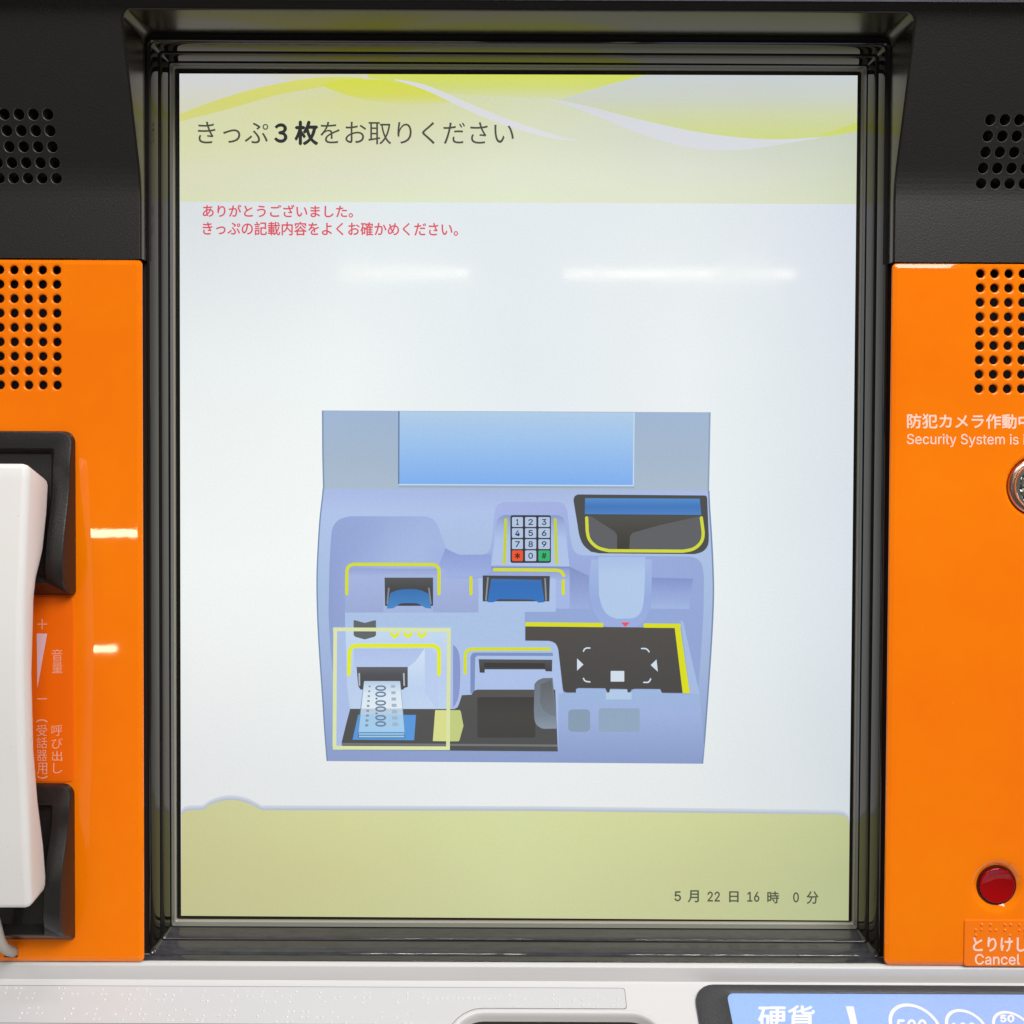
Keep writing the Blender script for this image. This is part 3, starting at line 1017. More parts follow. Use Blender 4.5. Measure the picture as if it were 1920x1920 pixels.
class Art:
    """flat lit areas of the screen image; colour is what the panel emits"""
    def __init__(self):
        self.v = []; self.f = []; self.c = []
        self.layer = 0
        self.tone = False
        self.clip = False
    def step(self):
        self.layer += 1
        return Y_LCD + 0.5 - 0.012 * self.layer
    def toned(self, c):
        if not self.tone: return c
        g = sum(c) / 3
        return tuple((x * 0.93 + g * 0.07) * k for x, k in zip(c, (0.97, 0.985, 0.97)))
    def poly(self, pts, col, grad=None):
        """grad = [(v, colour), ...] vertical stops"""
        if self.clip:
            q = []
            for u, v in pts:
                v = max(v, TL[1] + (TR[1] - TL[1]) * (u - TL[0]) / (TR[0] - TL[0]))
                q.append((min(max(u, eu('L', v)), eu('R', v)), v))
            pts = q
        y = self.step()
        if grad is None and not callable(col):
            i0 = len(self.v)
            c = lin(self.toned(col))
            for u, v in pts:
                self.v.append(at(u, v, y)); self.c.append(c)
            self.f.append(tuple(range(i0, i0 + len(pts))))
            return
        b2 = bmesh.new()
        b2.faces.new([b2.verts.new((u, v, 0)) for u, v in pts])
        if callable(col):
            fn = col
            us = [p[0] for p in pts]; vs = [p[1] for p in pts]
            for k in range(1, 12):
                bmesh.ops.bisect_plane(b2, geom=b2.verts[:] + b2.edges[:] + b2.faces[:], plane_co=(min(us) + (max(us) - min(us)) * k / 12, 0, 0), plane_no=(1, 0, 0), dist=1e-4)
                bmesh.ops.bisect_plane(b2, geom=b2.verts[:] + b2.edges[:] + b2.faces[:], plane_co=(0, min(vs) + (max(vs) - min(vs)) * k / 12, 0), plane_no=(0, 1, 0), dist=1e-4)
        else:
            def fn(u, v):
                if v <= grad[0][0]: return grad[0][1]
                for (va, ca), (vb, cb) in zip(grad[:-1], grad[1:]):
                    if v <= vb:
                        t = (v - va) / (vb - va)
                        return tuple(p + (q - p) * t for p, q in zip(ca, cb))
                return grad[-1][1]
            for v, _ in grad:
                bmesh.ops.bisect_plane(b2, geom=b2.verts[:] + b2.edges[:] + b2.faces[:], plane_co=(0, v, 0), plane_no=(0, 1, 0), dist=1e-4)
        b2.verts.index_update()
        i0 = len(self.v)
        for vv in b2.verts:
            self.v.append(at(vv.co.x, vv.co.y, y)); self.c.append(lin(self.toned(fn(vv.co.x, vv.co.y))))
        for f in b2.faces:
            self.f.append(tuple(i0 + vv.index for vv in f.verts))
        b2.free()
    def stroke(self, pts, wd, col, cap=False):
        L, Rr = [], []
        n = len(pts)
        for i in range(n):
            a = Vector(pts[max(i - 1, 0)]); b = Vector(pts[min(i + 1, n - 1)])
            p = Vector(pts[i])
            d = (b - a).normalized()
            if 0 < i < n - 1:
                d1 = (p - a).normalized(); d2 = (b - p).normalized()
                nn = Vector((-(d1 + d2).y, (d1 + d2).x)).normalized()
                k = 1 / max(0.5, nn.dot(Vector((-d1.y, d1.x))))
            else:
                nn = Vector((-d.y, d.x)); k = 1
            L.append(tuple(p + nn * wd / 2 * k)); Rr.append(tuple(p - nn * wd / 2 * k))
        end = []; start = []
        if cap:
            for lst, p, q in ((end, pts[-1], pts[-2]), (start, pts[0], pts[1])):
                d = (Vector(p) - Vector(q)).normalized()
                nn = Vector((-d.y, d.x))
                for k in range(1, 6):
                    a = math.pi * k / 6
                    lst.append(tuple(Vector(p) + nn * math.cos(a) * wd / 2 + d * math.sin(a) * wd / 2))
        self.poly(L + end + Rr[::-1] + start, col)
    def text(self, s, box, col, bold=0.0, slope=0.004, rot=0):
        y = self.step()
        b = bmesh.new()
        put_text(b, s, box, lambda u, v: at(u, v, y), bold, slope, rot)
        b.verts.index_update()
        i0 = len(self.v)
        c = lin(col)
        for v in b.verts:
            self.v.append(v.co.copy()); self.c.append(c)
        for f in b.faces:
            self.f.append(tuple(i0 + v.index for v in f.verts))
        b.free()
    def link(self, name, parent, label=None):
        me = bpy.data.meshes.new(name)
        B = base_of(parent)
        me.from_pydata([tuple((Vector(p) - B) * MM) for p in self.v], [], self.f)
        at_ = me.attributes.new('Col', 'FLOAT_COLOR', 'POINT')
        buf = []
        for c in self.c:
            buf += [c[0], c[1], c[2], 1.0]
        at_.data.foreach_set('color', buf)
        me.materials.append(M_SCREEN)
        o = bpy.data.objects.new(name, me)
        COL.objects.link(o)
        o.parent = parent
        if label: o['label'] = label
        self.v = []; self.f = []; self.c = []
        return o

def curve(pts, n=6):
    out = []
    m = len(pts)
    for i in range(m - 1):
        p0 = Vector(pts[max(i - 1, 0)]); p1 = Vector(pts[i]); p2 = Vector(pts[i + 1]); p3 = Vector(pts[min(i + 2, m - 1)])
        for k in range(n):
            t = k / n
            out.append(tuple(0.5 * ((2 * p1) + (p2 - p0) * t + (2 * p0 - 5 * p1 + 4 * p2 - p3) * t * t + (3 * p1 - p0 - 3 * p2 + p3) * t ** 3)))
    out.append(tuple(pts[-1]))
    return out

def rounded(pts, r, seg=6):
    out = [pts[0]]
    for a, b, c in zip(pts[:-2], pts[1:-1], pts[2:]):
        a, b, c = Vector(a), Vector(b), Vector(c)
        p = b + (a - b).normalized() * r
        q = b + (c - b).normalized() * r
        for k in range(seg + 1):
            t = k / seg
            out.append(tuple(p * (1 - t) ** 2 + b * 2 * t * (1 - t) + q * t * t))
    out.append(pts[-1])
    return out

def rr_px(u0, v0, u1, v1, r, seg=4):
    return [(x, y) for x, y in rrect(u0, u1, v0, v1, r, seg)]

A = Art()
A.clip = True
TL, TR, BR, BL = (336.5, 138), (1608, 141.5), (1591, 1726), (339.5, 1717)
def eu(side, v):
    a, b = (TL, BL) if side == 'L' else (TR, BR)
    t = (v - a[1]) / (b[1] - a[1])
    return a[0] + (b[0] - a[0]) * t

def grid_col(rows, cols_, table):
    def fn(u, v):
        def loc(x, ax):
            if x <= ax[0]: return 0, 0.0
            for i in range(len(ax) - 1):
                if x <= ax[i + 1]:
                    return i, (x - ax[i]) / (ax[i + 1] - ax[i])
            return len(ax) - 2, 1.0
        i, t = loc(v, rows); j, s = loc(u, cols_)
        out = []
        for k in range(3):
            a = table[i][j][k] * (1 - s) + table[i][j + 1][k] * s
            b = table[i + 1][j][k] * (1 - s) + table[i + 1][j + 1][k] * s
            out.append(a * (1 - t) + b * t)
        return out
    return fn

bgf = grid_col([380, 700, 1100, 1500], [337, 640, 970, 1300, 1605],
               [[(218, 223, 227), (226, 233, 236), (226, 233, 238), (223, 230, 233), (211, 217, 228)],
                [(234, 239, 239), (237, 243, 242), (228, 235, 240), (233, 239, 240), (218, 226, 233)],
                [(241, 245, 243), (243, 248, 246), (235, 242, 244), (235, 241, 242), (219, 228, 235)],
                [(226, 228, 229), (229, 232, 233), (231, 235, 235), (228, 232, 233), (212, 219, 224)]])
A.poly([TL, TR, BR, BL], bgf)
# --- heading band
hf = grid_col([140, 190, 260, 330, 382], [337, 640, 970, 1300, 1610],
              [[(206, 207, 212), (214, 214, 190), (214, 218, 190), (206, 210, 200), (196, 206, 212)],
               [(214, 216, 184), (216, 218, 150), (212, 218, 182), (208, 213, 196), (198, 206, 198)],
               [(216, 219, 172), (218, 220, 182), (215, 220, 192), (206, 212, 198), (198, 206, 190)],
               [(219, 220, 190), (220, 222, 196), (222, 228, 204), (216, 221, 204), (202, 210, 188)],
               [(217, 222, 184), (222, 229, 196), (224, 231, 202), (218, 224, 200), (206, 214, 184)]])
HBL = (337.3, 378); HBR = (1608.5, 382.5)
A.poly([TL, TR, HBR, HBL], hf)
# pale corner
cA = curve([(337, 222), (400, 195), (480, 170), (560, 152), (610, 146), (660, 147), (720, 152)])
A.poly([TL, (475, 137.5), (545, 151)] + curve([(545, 151), (480, 167), (400, 192), (337, 216)])[1:], (212, 212, 218),
       [(140, (210, 211, 216)), (170, (212, 212, 205)), (215, (212, 213, 182))])
A.poly([(337, 228)] + curve([(337, 214), (400, 190), (480, 166), (560, 150), (620, 144.5), (680, 145.5)]) + curve([(680, 150), (600, 164), (520, 178), (430, 204), (337, 228)]),
       (214, 214, 120), [(145, (216, 218, 110)), (190, (212, 213, 118)), (228, (213, 213, 130))])
# bright lens
A.poly(curve([(600, 160), (640, 150), (700, 149), (760, 156), (810, 172), (850, 192)]) + curve([(850, 192), (780, 196), (700, 190), (650, 178), (600, 160)])[1:],
       (215, 220, 70), [(150, (214, 220, 78)), (178, (214, 218, 98)), (196, (214, 217, 156))])
# top wedge
A.poly([(690, 138), (1212, 139.5)] + curve([(1212, 140), (1130, 162), (1047, 187)])[1:] + curve([(1047, 187), (960, 182), (870, 178), (790, 164), (690, 145)])[1:],
       (206, 216, 90), [(140, (212, 222, 96)), (160, (210, 218, 120)), (187, (212, 217, 176))])
# white ribbons
A.poly(curve([(740, 148), (800, 160), (880, 194), (960, 226), (1050, 256), (1080, 262)]) + curve([(1080, 264), (1040, 260), (960, 240), (880, 208), (800, 170), (740, 150)]), (218, 219, 222))
A.poly([(1047, 187), (1130, 163), (1211, 141), (1611, 141)] + [(1608.5, 246)] + curve([(1608.5, 246), (1540, 257), (1460, 261), (1390, 258), (1300, 246), (1200, 224), (1110, 201), (1047, 187)])[1:],
       (206, 212, 190), [(142, (202, 209, 212)), (185, (204, 210, 196)), (215, (205, 212, 168)), (258, (203, 213, 132))])
A.poly(curve([(1008, 181), (1100, 199), (1200, 224), (1300, 246), (1390, 258), (1460, 261), (1540, 257)]) +
       curve([(1540, 258), (1480, 268), (1410, 279), (1340, 282), (1270, 272), (1190, 247), (1110, 214), (1040, 190), (1008, 181)])[1:], (211, 215, 220))
A.poly([(1608, 230), (1608.5, 246)] + curve([(1608.5, 246), (1570, 253), (1530, 257)])[1:], (204, 214, 108))

# --- green footer
ft = curve([(340, 1528), (346, 1521.5), (358, 1519), (380, 1518), (394, 1509), (414, 1502), (436, 1500), (460, 1504), (478, 1512), (490, 1519)], 4)
edge = ft + [(1000, 1520.5), (1570, 1527), (1583, 1529), (1591, 1536), (1595.5, 1549)]
def shadow(off, col):
    A.poly([(u, v - off) for u, v in edge] + [(1596, 1560), (340, 1560)], col)
for k, off in enumerate((9, 7, 5, 3.5, 2)):
    t = (k + 1) / 5
    A.poly([(u, v - off) for u, v in edge] + [(1595.5, 1560), (340, 1560)],
           tuple(a + (b - a) * t for a, b in zip((214, 221, 228), (180, 188, 205))))
ff = grid_col([1500, 1560, 1640, 1725], [340, 640, 970, 1300, 1594],
              [[(203, 202, 150), (211, 214, 157), (212, 218, 162), (211, 215, 156), (196, 202, 150)],
               [(201, 200, 148), (209, 210, 153), (210, 216, 160), (206, 210, 154), (190, 197, 145)],
               [(197, 194, 142), (203, 202, 148), (208, 213, 159), (201, 204, 150), (184, 191, 143)],
               [(192, 191, 142), (198, 200, 147), (203, 208, 157), (198, 202, 152), (184, 192, 145)]])
A.poly(edge + [BR, BL], ff)
A.clip = False
A.link('screen_background', display)

# --- picture of the machine's lower half
LB = (176, 197, 238)
A.tone = True
A.poly([(604, 769.5), (1332, 773), (1329, 921), (606, 917)], (166, 184, 212), [(770, (160, 182, 218)), (860, (166, 184, 210)), (921, (172, 188, 212))])
A.stroke([(605, 770), (605.5, 850), (607, 917)], 3, (128, 148, 186))
A.stroke([(1331, 773), (1329.5, 850), (1328, 921)], 3, (140, 160, 196))
A.poly([(748, 771), (1189, 773.5), (1187.5, 910), (747.5, 908)], (150, 190, 248), [(772, (178, 206, 240)), (820, (160, 198, 246)), (908, (124, 176, 250))])
A.stroke([(748, 771), (747.5, 908)], 2.5, (96, 122, 166))
A.stroke([(747.5, 908.5), (1187.5, 910.5), (1189, 773.5)], 2.2, (200, 222, 246))
A.stroke([(747.5, 912), (1189, 914)], 3.5, (154, 172, 204))
bl = curve([(606, 916), (605, 930), (600, 975), (596.5, 1030), (594.5, 1085), (595.5, 1150), (599, 1220), (604.5, 1300), (609, 1370), (613.5, 1427)], 4)
br = curve([(1317, 1432), (1321.5, 1380), (1328, 1290), (1334, 1200), (1337.5, 1120), (1336.5, 1060), (1333.5, 1000), (1330.5, 955), (1329, 920)], 4)
A.poly(bl + br, LB, [(917, (170, 186, 236)), (960, (178, 196, 242)), (1100, (170, 192, 234)), (1250, (162, 182, 228)), (1432, (140, 158, 210))])
A.stroke(bl, 2.6, (118, 142, 186))
A.stroke(br, 3.0, (122, 142, 184))
# recess
rec = (curve([(616, 1150), (617.5, 1070), (621, 1005), (626, 985), (638, 973), (657, 968)], 3) + curve([(795, 968), (812, 973.5), (822, 988), (831, 1014), (839, 1030), (850, 1037.5), (864, 1040)], 3)
       + curve([(903, 1040), (914, 1036), (920, 1026), (922.5, 1010), (926, 972), (929.5, 953), (936, 944.5), (948, 941)], 3)
       + curve([(1046, 941), (1056, 944.5), (1062.5, 954), (1065, 970), (1069, 1005), (1074, 1028), (1081, 1037.5), (1094, 1041.5)], 3)
       + curve([(1292, 1043), (1306, 1047), (1315, 1056), (1318.5, 1070), (1320, 1090)], 3) + [(1319, 1150), (1314, 1230), (1308, 1302)]
       + [(1046, 1408), (642, 1404)] + curve([(636, 1370), (628, 1300), (620, 1220), (616, 1150)], 3)[:-1])
rf = grid_col([940, 1000, 1080, 1200, 1410], [616, 680, 760, 900, 1080, 1320],
              [[(150, 168, 226), (150, 168, 226), (156, 174, 230), (168, 180, 238), (164, 178, 236), (150, 168, 224)],
               [(144, 164, 220), (148, 168, 222), (164, 184, 234), (166, 186, 238), (162, 178, 236), (152, 170, 226)],
               [(144, 160, 218), (160, 176, 234), (172, 192, 240), (150, 166, 230), (152, 168, 228), (150, 168, 226)],
               [(142, 160, 216), (150, 166, 222), (160, 178, 232), (160, 178, 232), (150, 168, 224), (146, 166, 222)],
               [(138, 152, 206), (146, 160, 214), (150, 166, 220), (150, 166, 220), (146, 164, 218), (146, 164, 220)]])
A.poly(rec, rf)
A.poly(curve([(921, 1060), (926, 1020), (930, 985), (934.5, 972), (945, 965.5)], 3) + curve([(1045, 966), (1055, 970), (1059.5, 982), (1064, 1030), (1068, 1062)], 3), LB,
       [(966, (140, 156, 208)), (985, (160, 178, 230)), (1010, (176, 196, 242)), (1062, (180, 198, 242))])
# lower shoulder round the two banknote blocks
A.poly(curve([(823, 1060), (838, 1074), (852, 1080), (880, 1081)], 3) + [(905, 1081), (915, 1075), (921, 1062), (921, 1040), (860, 1040), (835, 1028)], (150, 166, 230), [(1030, (140, 158, 224)), (1081, (160, 178, 236))])
A.poly([(652, 1066), (820, 1066), (823, 1085), (897, 1085), (897, 1148.5), (647, 1148), (647, 1080)], (168, 184, 234), [(1066, (150, 164, 218)), (1080, (168, 182, 234)), (1148, (156, 172, 222))])
A.poly([(719, 1078), (812, 1078), (812, 1148), (719, 1148)], (166, 182, 232))
A.poly([(921, 1062.5), (1068, 1062.5), (1068, 1141), (921, 1141)], (160, 176, 230), [(1062, (118, 134, 190)), (1067, (144, 160, 218)), (1090, (168, 184, 238)), (1141, (166, 184, 238))])
A.poly([(1068, 1062.5), (1105, 1080), (1105, 1141), (1068, 1141)], (142, 158, 216), [(1062, (130, 146, 206)), (1141, (156, 174, 230))])
A.poly([(1222, 1083), (1299.5, 1085), (1292, 1142), (1220, 1141)], (142, 160, 220), [(1083, (130, 148, 210)), (1141, (162, 182, 236))])
A.poly([(984, 1141.5), (1290, 1143), (1277, 1173), (984, 1170)], (148, 168, 224))
A.poly([(647, 1148.5), (897, 1148.5), (897, 1084), (1042, 1085), (1042, 1147), (984, 1147.5), (984, 1202), (1030, 1202), (1042, 1207), (1047, 1218), (1056, 1300), (1046, 1408), (654, 1404), (648, 1250)],
       LB, [(1085, (176, 196, 244)), (1180, (172, 196, 238)), (1270, (176, 194, 242)), (1405, (168, 186, 236))])
A.poly([(721, 1083), (812, 1083), (812, 1136), (722, 1136)], (76, 77, 80), [(1083, (84, 85, 88)), (1105, (70, 70, 74)), (1136, (64, 66, 70))])
A.stroke([(729, 1102), (726, 1133)], 3, (132, 140, 158))
A.stroke([(804, 1102), (808, 1133)], 3, (132, 140, 158))
A.poly(curve([(732, 1112), (748, 1106), (770, 1104.5), (788, 1106.5), (803, 1113)], 3) + [(809, 1141)] + curve([(798, 1140), (786, 1133), (778, 1131), (756, 1131), (748, 1133), (738, 1140), (725, 1141)], 3), (56, 120, 196),
       [(1104, (50, 112, 188)), (1141, (66, 136, 208))])
A.poly([(905, 1079), (1031, 1080), (1030, 1127.5), (905, 1127.5)], (70, 70, 76))
A.stroke([(915, 1082), (911, 1126)], 3, (140, 146, 156))
A.stroke([(1022, 1084), (1024, 1126)], 3, (140, 146, 156))
A.poly([(921, 1085), (1015, 1087), (1021, 1129)] + curve([(1010, 1130), (1000, 1125), (985, 1124), (945, 1123.5), (934, 1124), (926, 1129), (914, 1129)], 3), (44, 112, 196),
       [(1085, (58, 112, 184)), (1095, (42, 110, 196)), (1129, (44, 116, 200))])
YL = (224, 228, 26)
A.stroke(rounded([(650, 1113), (650.5, 1058), (823.5, 1058.5), (823, 1113)], 15), 6, YL, True)
A.stroke([(883, 1083), (883, 1113)], 6, YL, True)
A.stroke([(948.5, 974), (945.5, 1056)], 5.5, (208, 216, 30), True)
A.stroke([(1041, 974), (1043.5, 1056)], 5.5, (208, 216, 30), True)
A.stroke([(927, 1068), (1043, 1069)] + curve([(1043, 1069), (1052, 1071.5), (1057, 1079)], 4)[1:], 6, YL, True)
A.stroke([(1056, 1089), (1056, 1113)], 6, YL, True)
# keypad
A.poly(rr_px(957, 966, 1033, 1055.5, 4), (50, 48, 64))
ku = [(960, 980.5), (984.5, 1005.5), (1009.5, 1031)]
kv = [(969.5, 988), (990.5, 1008.5), (1011, 1029.5), (1032, 1052)]
names = [['1', '2', '3'], ['4', '5', '6'], ['7', '8', '9'], ['*', '0', '#']]
for r in range(4):
    for c in range(3):
        col = (182, 200, 232)
        if r == 3 and c == 0: col = (252, 84, 40)
        if r == 3 and c == 2: col = (46, 186, 116)
        A.poly(rr_px(ku[c][0], kv[r][0], ku[c][1], kv[r][1], 2), col)
for r in range(4):
    for c in range(3):
        m_u = sum(ku[c]) / 2; m_v = sum(kv[r]) / 2
        s = names[r][c]
        hw = 2.6 if s == '1' else 4.4
        hh = 5.6
        if s == '*': hw, hh = 5.2, 5.6
        dark = (40, 48, 92) if s not in '*#' else ((96, 22, 10) if s == '*' else (16, 62, 34))
        A.text(s, (m_u - hw, m_u + hw, m_v - hh, m_v + hh), dark, 0.7)
# coin hopper
A.poly([(1075.5, 940)] + curve([(1075.5, 936), (1078, 930), (1084, 927)], 3) + [(1320, 929)] + curve([(1322, 929), (1325, 931), (1326, 936)], 3) +
       curve([(1329, 1005), (1327.5, 1022), (1318, 1034), (1302, 1039)], 3) + [(1124, 1037.5)] + curve([(1108, 1034.5), (1094, 1022), (1086.5, 1005), (1083, 985)], 3), (74, 75, 74))
A.poly([(1097, 934), (1312, 935), (1315, 965.5), (1096.5, 964)], (66, 124, 200), [(934, (78, 140, 212)), (950, (58, 118, 198)), (965, (72, 130, 206))])
A.poly([(1103, 968), (1313, 969), (1317, 1005), (1305, 1024), (1285, 1032), (1140, 1031), (1116, 1020), (1103, 1000)], (94, 95, 102))
A.poly([(1106, 967), (1312, 968), (1240, 984), (1186, 999), (1181, 1006), (1180, 1031), (1157, 1031), (1157, 1003), (1152, 996)], (72, 70, 66), [(967, (78, 78, 76)), (1000, (70, 66, 62)), (1031, (60, 56, 52))])
A.stroke([(1100, 971)] + curve([(1101, 996), (1104, 1009), (1112, 1020), (1124, 1028), (1142, 1032.5)], 4) + curve([(1280, 1033.5), (1298, 1030), (1310, 1022), (1317, 1011), (1318.5, 998)], 4) + [(1315, 971)], 6, (220, 223, 50), True)
# scanner arm
A.poly([(1109, 1049)] + [(1222, 1049)] + curve([(1222, 1085), (1220.5, 1125), (1213, 1155), (1198, 1173), (1180, 1180)], 4) + curve([(1150, 1180), (1130, 1170), (1114, 1148), (1106, 1118), (1104.5, 1085)], 4), (154, 174, 230),
       [(1049, (164, 186, 236)), (1120, (150, 172, 230)), (1180, (156, 174, 232))])
A.poly([(1122, 1044), (1210, 1044)] + curve([(1209, 1090), (1206.5, 1130), (1200, 1150), (1188, 1158.5), (1170, 1160)], 4) + curve([(1155, 1160), (1140, 1153), (1129, 1138), (1123, 1115)], 4), (180, 202, 240),
       [(1044, (170, 192, 240)), (1075, (180, 202, 242)), (1160, (178, 202, 240))])
A.poly([(1164, 1167), (1181.5, 1167), (1172.5, 1175.5)], (240, 80, 88))
# reader plate
A.poly([(1276, 1163), (1281, 1166), (1312, 1302), (1294, 1301), (1277, 1172)], (166, 188, 232))
dk = [(985, 1174), (1266, 1177), (1281, 1299.5), (1240, 1299), (1238, 1292), (1190, 1291.5), (1184, 1293), (1182, 1299.5), (1177, 1299.5), (1176, 1292), (1144, 1291.5), (1142, 1298.5), (1137.5, 1298.5), (1135, 1290.5), (1084, 1290), (1080.5, 1292), (1080, 1298.5)]
dk += curve([(1062, 1298.5), (1057, 1296), (1055, 1290)], 3) + curve([(1047, 1220), (1044, 1210), (1037, 1203.5), (1028, 1201.5)], 3) + [(985, 1201)]
A.poly(dk, (74, 69, 68), [(1174, (80, 75, 74)), (1300, (72, 69, 68))])
A.stroke([(985, 1170.5), (1131, 1172)], 8, (228, 228, 16))
A.stroke([(1207, 1173), (1276, 1173.6)], 8, (228, 228, 16))
A.poly([(1265, 1177), (1275.5, 1177), (1293.5, 1300), (1280, 1299.5)], (230, 228, 8))
WC = (214, 224, 242)
A.stroke([(1094, 1221), (1096, 1217), (1100, 1215), (1106, 1215)], 2.6, WC, True)
A.stroke([(1203, 1216), (1210, 1216), (1214, 1218), (1217, 1222)], 2.6, WC, True)
A.stroke([(1094, 1272), (1096, 1276), (1100, 1278), (1106, 1278.5)], 2.6, WC, True)
A.stroke([(1207, 1279.5), (1215, 1279.5), (1218, 1277), (1220, 1273)], 2.6, WC, True)
A.poly([(1082, 1234.5), (1094, 1246), (1082, 1257.5)], WC)
A.poly([(1231, 1236.5), (1220, 1247), (1233.5, 1259.5)], WC)
A.poly(rr_px(1145, 1258, 1170.5, 1278, 1), WC)
A.poly([(1047, 1300), (1062, 1300), (1080, 1300), (1080, 1292), (1135, 1292), (1140, 1300), (1176, 1300), (1190, 1293), (1238, 1293), (1242, 1300.5), (1312, 1302), (1320, 1400), (1316, 1430), (1047, 1428)], (156, 178, 226),
       [(1292, (158, 184, 230)), (1340, (158, 178, 230)), (1430, (138, 156, 208))])
A.poly([(1136, 1300), (1143.5, 1298), (1143.5, 1293), (1176, 1293), (1176.5, 1298), (1184.5, 1300), (1184, 1311.5), (1136, 1311.5)], (180, 204, 238))
A.poly(rr_px(1065.5, 1330, 1106.5, 1372, 8), (136, 156, 184))
A.poly(rr_px(1122.5, 1328, 1199.5, 1372, 4), (144, 168, 198))
# card slot
A.poly([(882, 1300), (882, 1232), (885, 1225), (891, 1223.5), (1036, 1224), (1037, 1230), (895, 1229.5), (891, 1233), (890, 1300)], (124, 144, 204))
A.poly([(897.5, 1236), (1035.5, 1237), (1035, 1259), (1023, 1258.5), (1022, 1255), (909, 1255), (908.5, 1261.5), (899.5, 1261)], (72, 72, 76), [(1236, (84, 84, 88)), (1256, (66, 66, 68))])
A.stroke([(908, 1247), (1022, 1248)], 9, (58, 56, 56))
A.stroke(rounded([(872, 1262), (872.5, 1217), (1030, 1217)], 14), 6, YL, True)
A.poly(curve([(849.5, 1209), (857, 1216), (861.5, 1230), (863, 1255), (862, 1290), (858, 1312), (849.5, 1328)], 4), (136, 152, 212))
# tray
A.poly([(656.5, 1329), (851, 1329.5), (858, 1326), (861, 1319), (866, 1303.5), (884, 1302.5), (889, 1295), (895, 1293), (1010, 1293), (1041, 1293), (1046, 1409), (643, 1406), (640.5, 1390)], (78, 78, 81), [(1293, (84, 82, 82)), (1409, (78, 78, 80))])
A.poly(rr_px(895, 1307, 1004, 1383, 4), (64, 61, 61), [(1307, (62, 60, 60)), (1343, (68, 66, 64)), (1383, (66, 63, 62))])
A.poly([(640.5, 1393), (1045.5, 1396), (1045.5, 1400), (640.5, 1397)], (118, 118, 122))
A.poly(curve([(1002, 1283), (1008, 1276), (1018, 1271.5)], 3) + [(1036, 1271), (1041, 1320), (1045, 1366), (1022, 1366.5)] + curve([(1016, 1366), (1006, 1359), (1002, 1348), (1001, 1330)], 3), (132, 142, 158), [(1271, (108, 114, 128)), (1340, (122, 132, 150)), (1366, (140, 152, 172))])
A.poly([(1014, 1283), (1034, 1275), (1042, 1343)] + curve([(1030, 1340), (1018, 1330), (1012, 1315)], 3), (96, 102, 114), [(1275, (98, 100, 104)), (1343, (116, 124, 138))])
# highlighted bay
A.poly([(631, 1183), (840, 1184), (838, 1329), (656, 1329), (641, 1390), (640, 1399), (628, 1399)], (190, 208, 246), [(1183, (200, 220, 248)), (1260, (188, 206, 246)), (1329, (192, 212, 246)), (1399, (184, 200, 244))])
A.poly([(631, 1183), (648, 1183), (650, 1280), (656, 1329), (641, 1390), (640, 1399), (628, 1399)], (174, 192, 240))
A.poly([(663, 1216), (796, 1216), (779, 1240), (771, 1252), (664, 1252)], (180, 196, 244), [(1216, (178, 194, 242)), (1252, (184, 202, 246))])
A.poly([(796, 1216), (797, 1300), (815, 1326), (770, 1329), (764, 1290), (764, 1252), (779, 1240)], (200, 220, 250), [(1216, (212, 230, 252)), (1290, (192, 210, 248)), (1329, (196, 214, 248))])
A.poly([(797, 1216), (808, 1216), (818, 1224), (820, 1280), (822, 1326), (816, 1326), (797, 1296)], (188, 206, 248))
A.poly([(668.5, 1250.5), (764.5, 1250.5), (764.5, 1288), (758, 1290), (756, 1293), (676, 1293), (671.5, 1286)], (86, 86, 94), [(1250, (96, 98, 106)), (1266, (80, 80, 88)), (1293, (72, 70, 76))])
A.stroke([(673.5, 1262), (674, 1286)], 3, (180, 186, 198))
A.stroke([(757, 1262), (758, 1286)], 3, (180, 186, 198))
A.poly([(663, 1163), (666, 1163), (684, 1168), (702, 1163), (705, 1163.5), (705, 1191), (702, 1194), (684, 1199), (666, 1194), (663, 1190.5)], (98, 102, 108))
A.poly([(671.5, 1340), (780, 1340.5), (776.5, 1388), (661, 1387)], (84, 152, 230))
A.poly([(816, 1331.5), (843, 1331.5), (842, 1390), (811.5, 1389.5)], (224, 224, 140))
A.poly([(843, 1331.5), (862, 1331.5), (864, 1334), (869, 1361), (861.5, 1388), (859.5, 1390), (842, 1390)], (200, 208, 128))
TKC = [(1277, (186, 206, 234)), (1287, (204, 220, 244)), (1300, (222, 234, 250)), (1328, (230, 238, 250)), (1329, (188, 206, 226)), (1339, (188, 208, 232)), (1340, (166, 206, 242)), (1373, (164, 206, 246))]
A.poly([(672, 1374), (758.5, 1374), (760, 1384), (671, 1384)], (66, 116, 168))
A.poly([(673, 1374.5), (758, 1374.5), (758, 1378), (673, 1378)], (150, 196, 232))
A.poly([(673, 1379.5), (758, 1379.5), (758, 1382.5), (673, 1382.5)], (166, 206, 236))
A.stroke([(683, 1278), (676, 1333), (672, 1372)], 1.6, (110, 146, 190))
A.stroke([(750, 1278), (755, 1333), (759, 1372)], 1.6, (110, 146, 190))
A.poly([(683, 1277), (750, 1277), (758.5, 1372.5), (672.5, 1372.5)], (200, 220, 245), TKC)
A.text('00.00.00', (703.5, 724, 1285, 1362.5), (106, 128, 158), 1.4, 0.0, 90)
for k in range(9):
    t = k / 8
    v = 1287 + 73 * t
    u = 693 - 5.5 * t
    A.poly(rr_px(u - 2 - t, v - 1.5 - t * 0.8, u + 2 + t, v + 1.5 + t * 0.8, 0.8, 2), (132, 152, 178))
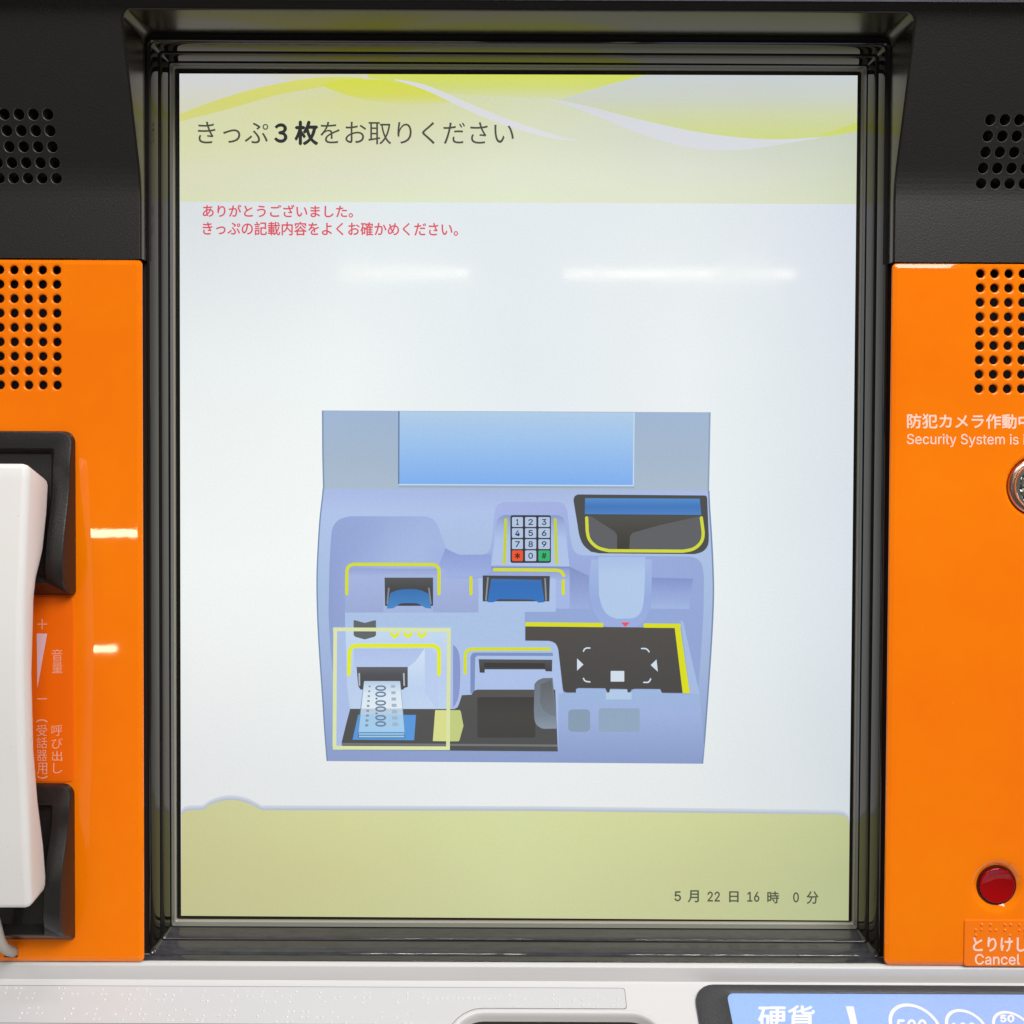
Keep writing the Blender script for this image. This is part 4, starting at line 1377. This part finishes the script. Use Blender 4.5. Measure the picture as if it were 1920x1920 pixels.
for k in range(7):
    t = k / 6
    v = 1287 + 71 * t
    u = 737 + 4 * t
    A.poly(rr_px(u - 4 - 1.2 * t, v - 2.5 - t, u + 4 + 1.2 * t, v + 2.5 + t, 1, 2), (164, 184, 210))
YH = (238, 244, 6)
A.stroke(rounded([(654, 1264), (655.5, 1210.5), (823.5, 1210.5), (823, 1264)], 15), 7, YH, True)
for cu_ in (740, 765, 791):
    A.stroke([(cu_ - 8.5, 1186.5), (cu_, 1194), (cu_ + 8.5, 1186.5)], 5.5, YH)
A.stroke([(624.5, 1180), (845, 1181)], 7, (228, 233, 172))
A.stroke([(841.8, 1184.5), (840, 1400)], 7, (224, 230, 170))
A.stroke([(628.5, 1183.5), (627, 1399)], 7, (228, 233, 172))
A.stroke([(624, 1402), (843.5, 1403)], 7, (228, 233, 172))
A.tone = False
A.link('screen_illustration', display)

A.text('きっぷ', (371, 503, 228, 269), (70, 72, 62))
A.text('３', (514, 539, 231, 268), (38, 40, 42), 3.0)
A.text('枚', (552, 597, 226, 272.5), (38, 40, 42), 3.0)
A.text('をお取りください', (600.5, 963.5, 228, 270.5), (70, 72, 62), 0.0, 0.003)
A.link('heading_text', display)
A.text('ありがとうございました。', (380, 662, 383, 407), (218, 78, 96), 0.9)
A.text('きっぷの記載内容をよくお確かめください。', (380, 859, 415, 441), (218, 78, 96), 0.9)
A.link('thank_you_text', display)
DC = (80, 88, 66)
for s, bx in (('5', (1264.5, 1277, 1671, 1690)), ('月', (1289.5, 1310.5, 1669, 1692)), ('22', (1326.5, 1350, 1671.5, 1690.5)), ('日', (1367, 1385, 1671, 1692)),
              ('16', (1401, 1424, 1672, 1691)), ('時', (1438.5, 1461, 1671, 1694)), ('0', (1487, 1498, 1673, 1692)), ('分', (1512, 1535, 1671, 1695))):
    A.text(s, bx, DC, 1.0)
A.link('clock_text', display)

# ================================================================== HANDSET
HX1, HX0 = -165.6, -232.0
def hz(v, y): return at(70, v, y).z
hb = at(40, 1708, -26)
handset = root('telephone_handset', (HX1 - 20, -14.0, hb.z),
               'white telephone handset hanging upright in black cradle on orange panel', 'handset')
front = [(-25.6, 866), (-26.2, 900), (-28.0, 1000), (-30.6, 1150), (-31.2, 1260), (-30.4, 1400), (-28.0, 1560), (-25.6, 1707)]
back = [(-12.6, 1668), (-12.2, 1640), (-14.0, 1580), (-18.0, 1500), (-21.0, 1400), (-22.0, 1260), (-20.2, 1120), (-18.6, 1085), (-15.0, 1050), (-13.2, 1030), (-10.0, 960), (-8.6, 900)]
prf = [(y, hz(v, y)) for y, v in front] + [(y, hz(v, y)) for y, v in back]
bm = bmesh.new()
def hs_ring(x, shrink):
    cy = sum(p[0] for p in prf) / len(prf)
    return [(x, y, z) for y, z in prf]
loft(bm, [hs_ring(HX0, 0), hs_ring(HX1, 0)], True)
bm.verts.ensure_lookup_table()
n = len(prf)
bm.faces.new([bm.verts[i] for i in range(n)])
bm.faces.new([bm.verts[n + i] for i in range(n)][::-1])
bmesh.ops.recalc_face_normals(bm, faces=bm.faces[:])
body = link('handset_body', bm, M_WHITE, handset, smooth=True, bevel=(2.4, 3, 25))
# cord
bm = bmesh.new()
def tube(bm, pts, r, n=14):
    rings = []
    for i, p in enumerate(pts):
        a = pts[max(i - 1, 0)]; b = pts[min(i + 1, len(pts) - 1)]
        d = (b - a).normalized()
        t = Vector((0, 1, 0)).cross(d).normalized()
        s = d.cross(t)
        rings.append([tuple(p + (t * math.cos(2 * math.pi * k / n) + s * math.sin(2 * math.pi * k / n)) * r) for k in range(n)])
    loft(bm, rings, True)
cp = [at(-16, 1700, -16), at(-7, 1735, -15), at(0, 1762, -13), at(8, 1777, -10.5), at(17, 1783, -7), at(24, 1784, -2.5), at(26, 1786, 3), at(26, 1788, 8)]
cp = [Vector(p) for p in cp]
dense = []
for i in range(len(cp) - 1):
    p0, p1, p2, p3 = cp[max(i - 1, 0)], cp[i], cp[i + 1], cp[min(i + 2, len(cp) - 1)]
    for k in range(6):
        t = k / 6
        dense.append(0.5 * ((2 * p1) + (p2 - p0) * t + (2 * p0 - 5 * p1 + 4 * p2 - p3) * t * t + (3 * p1 - p0 - 3 * p2 + p3) * t ** 3))
dense.append(cp[-1])
tube(bm, dense, 1.75)
link('handset_cord', bm, M_CORD, handset, smooth=True)
for o in (machine, handset):
    del o['base']
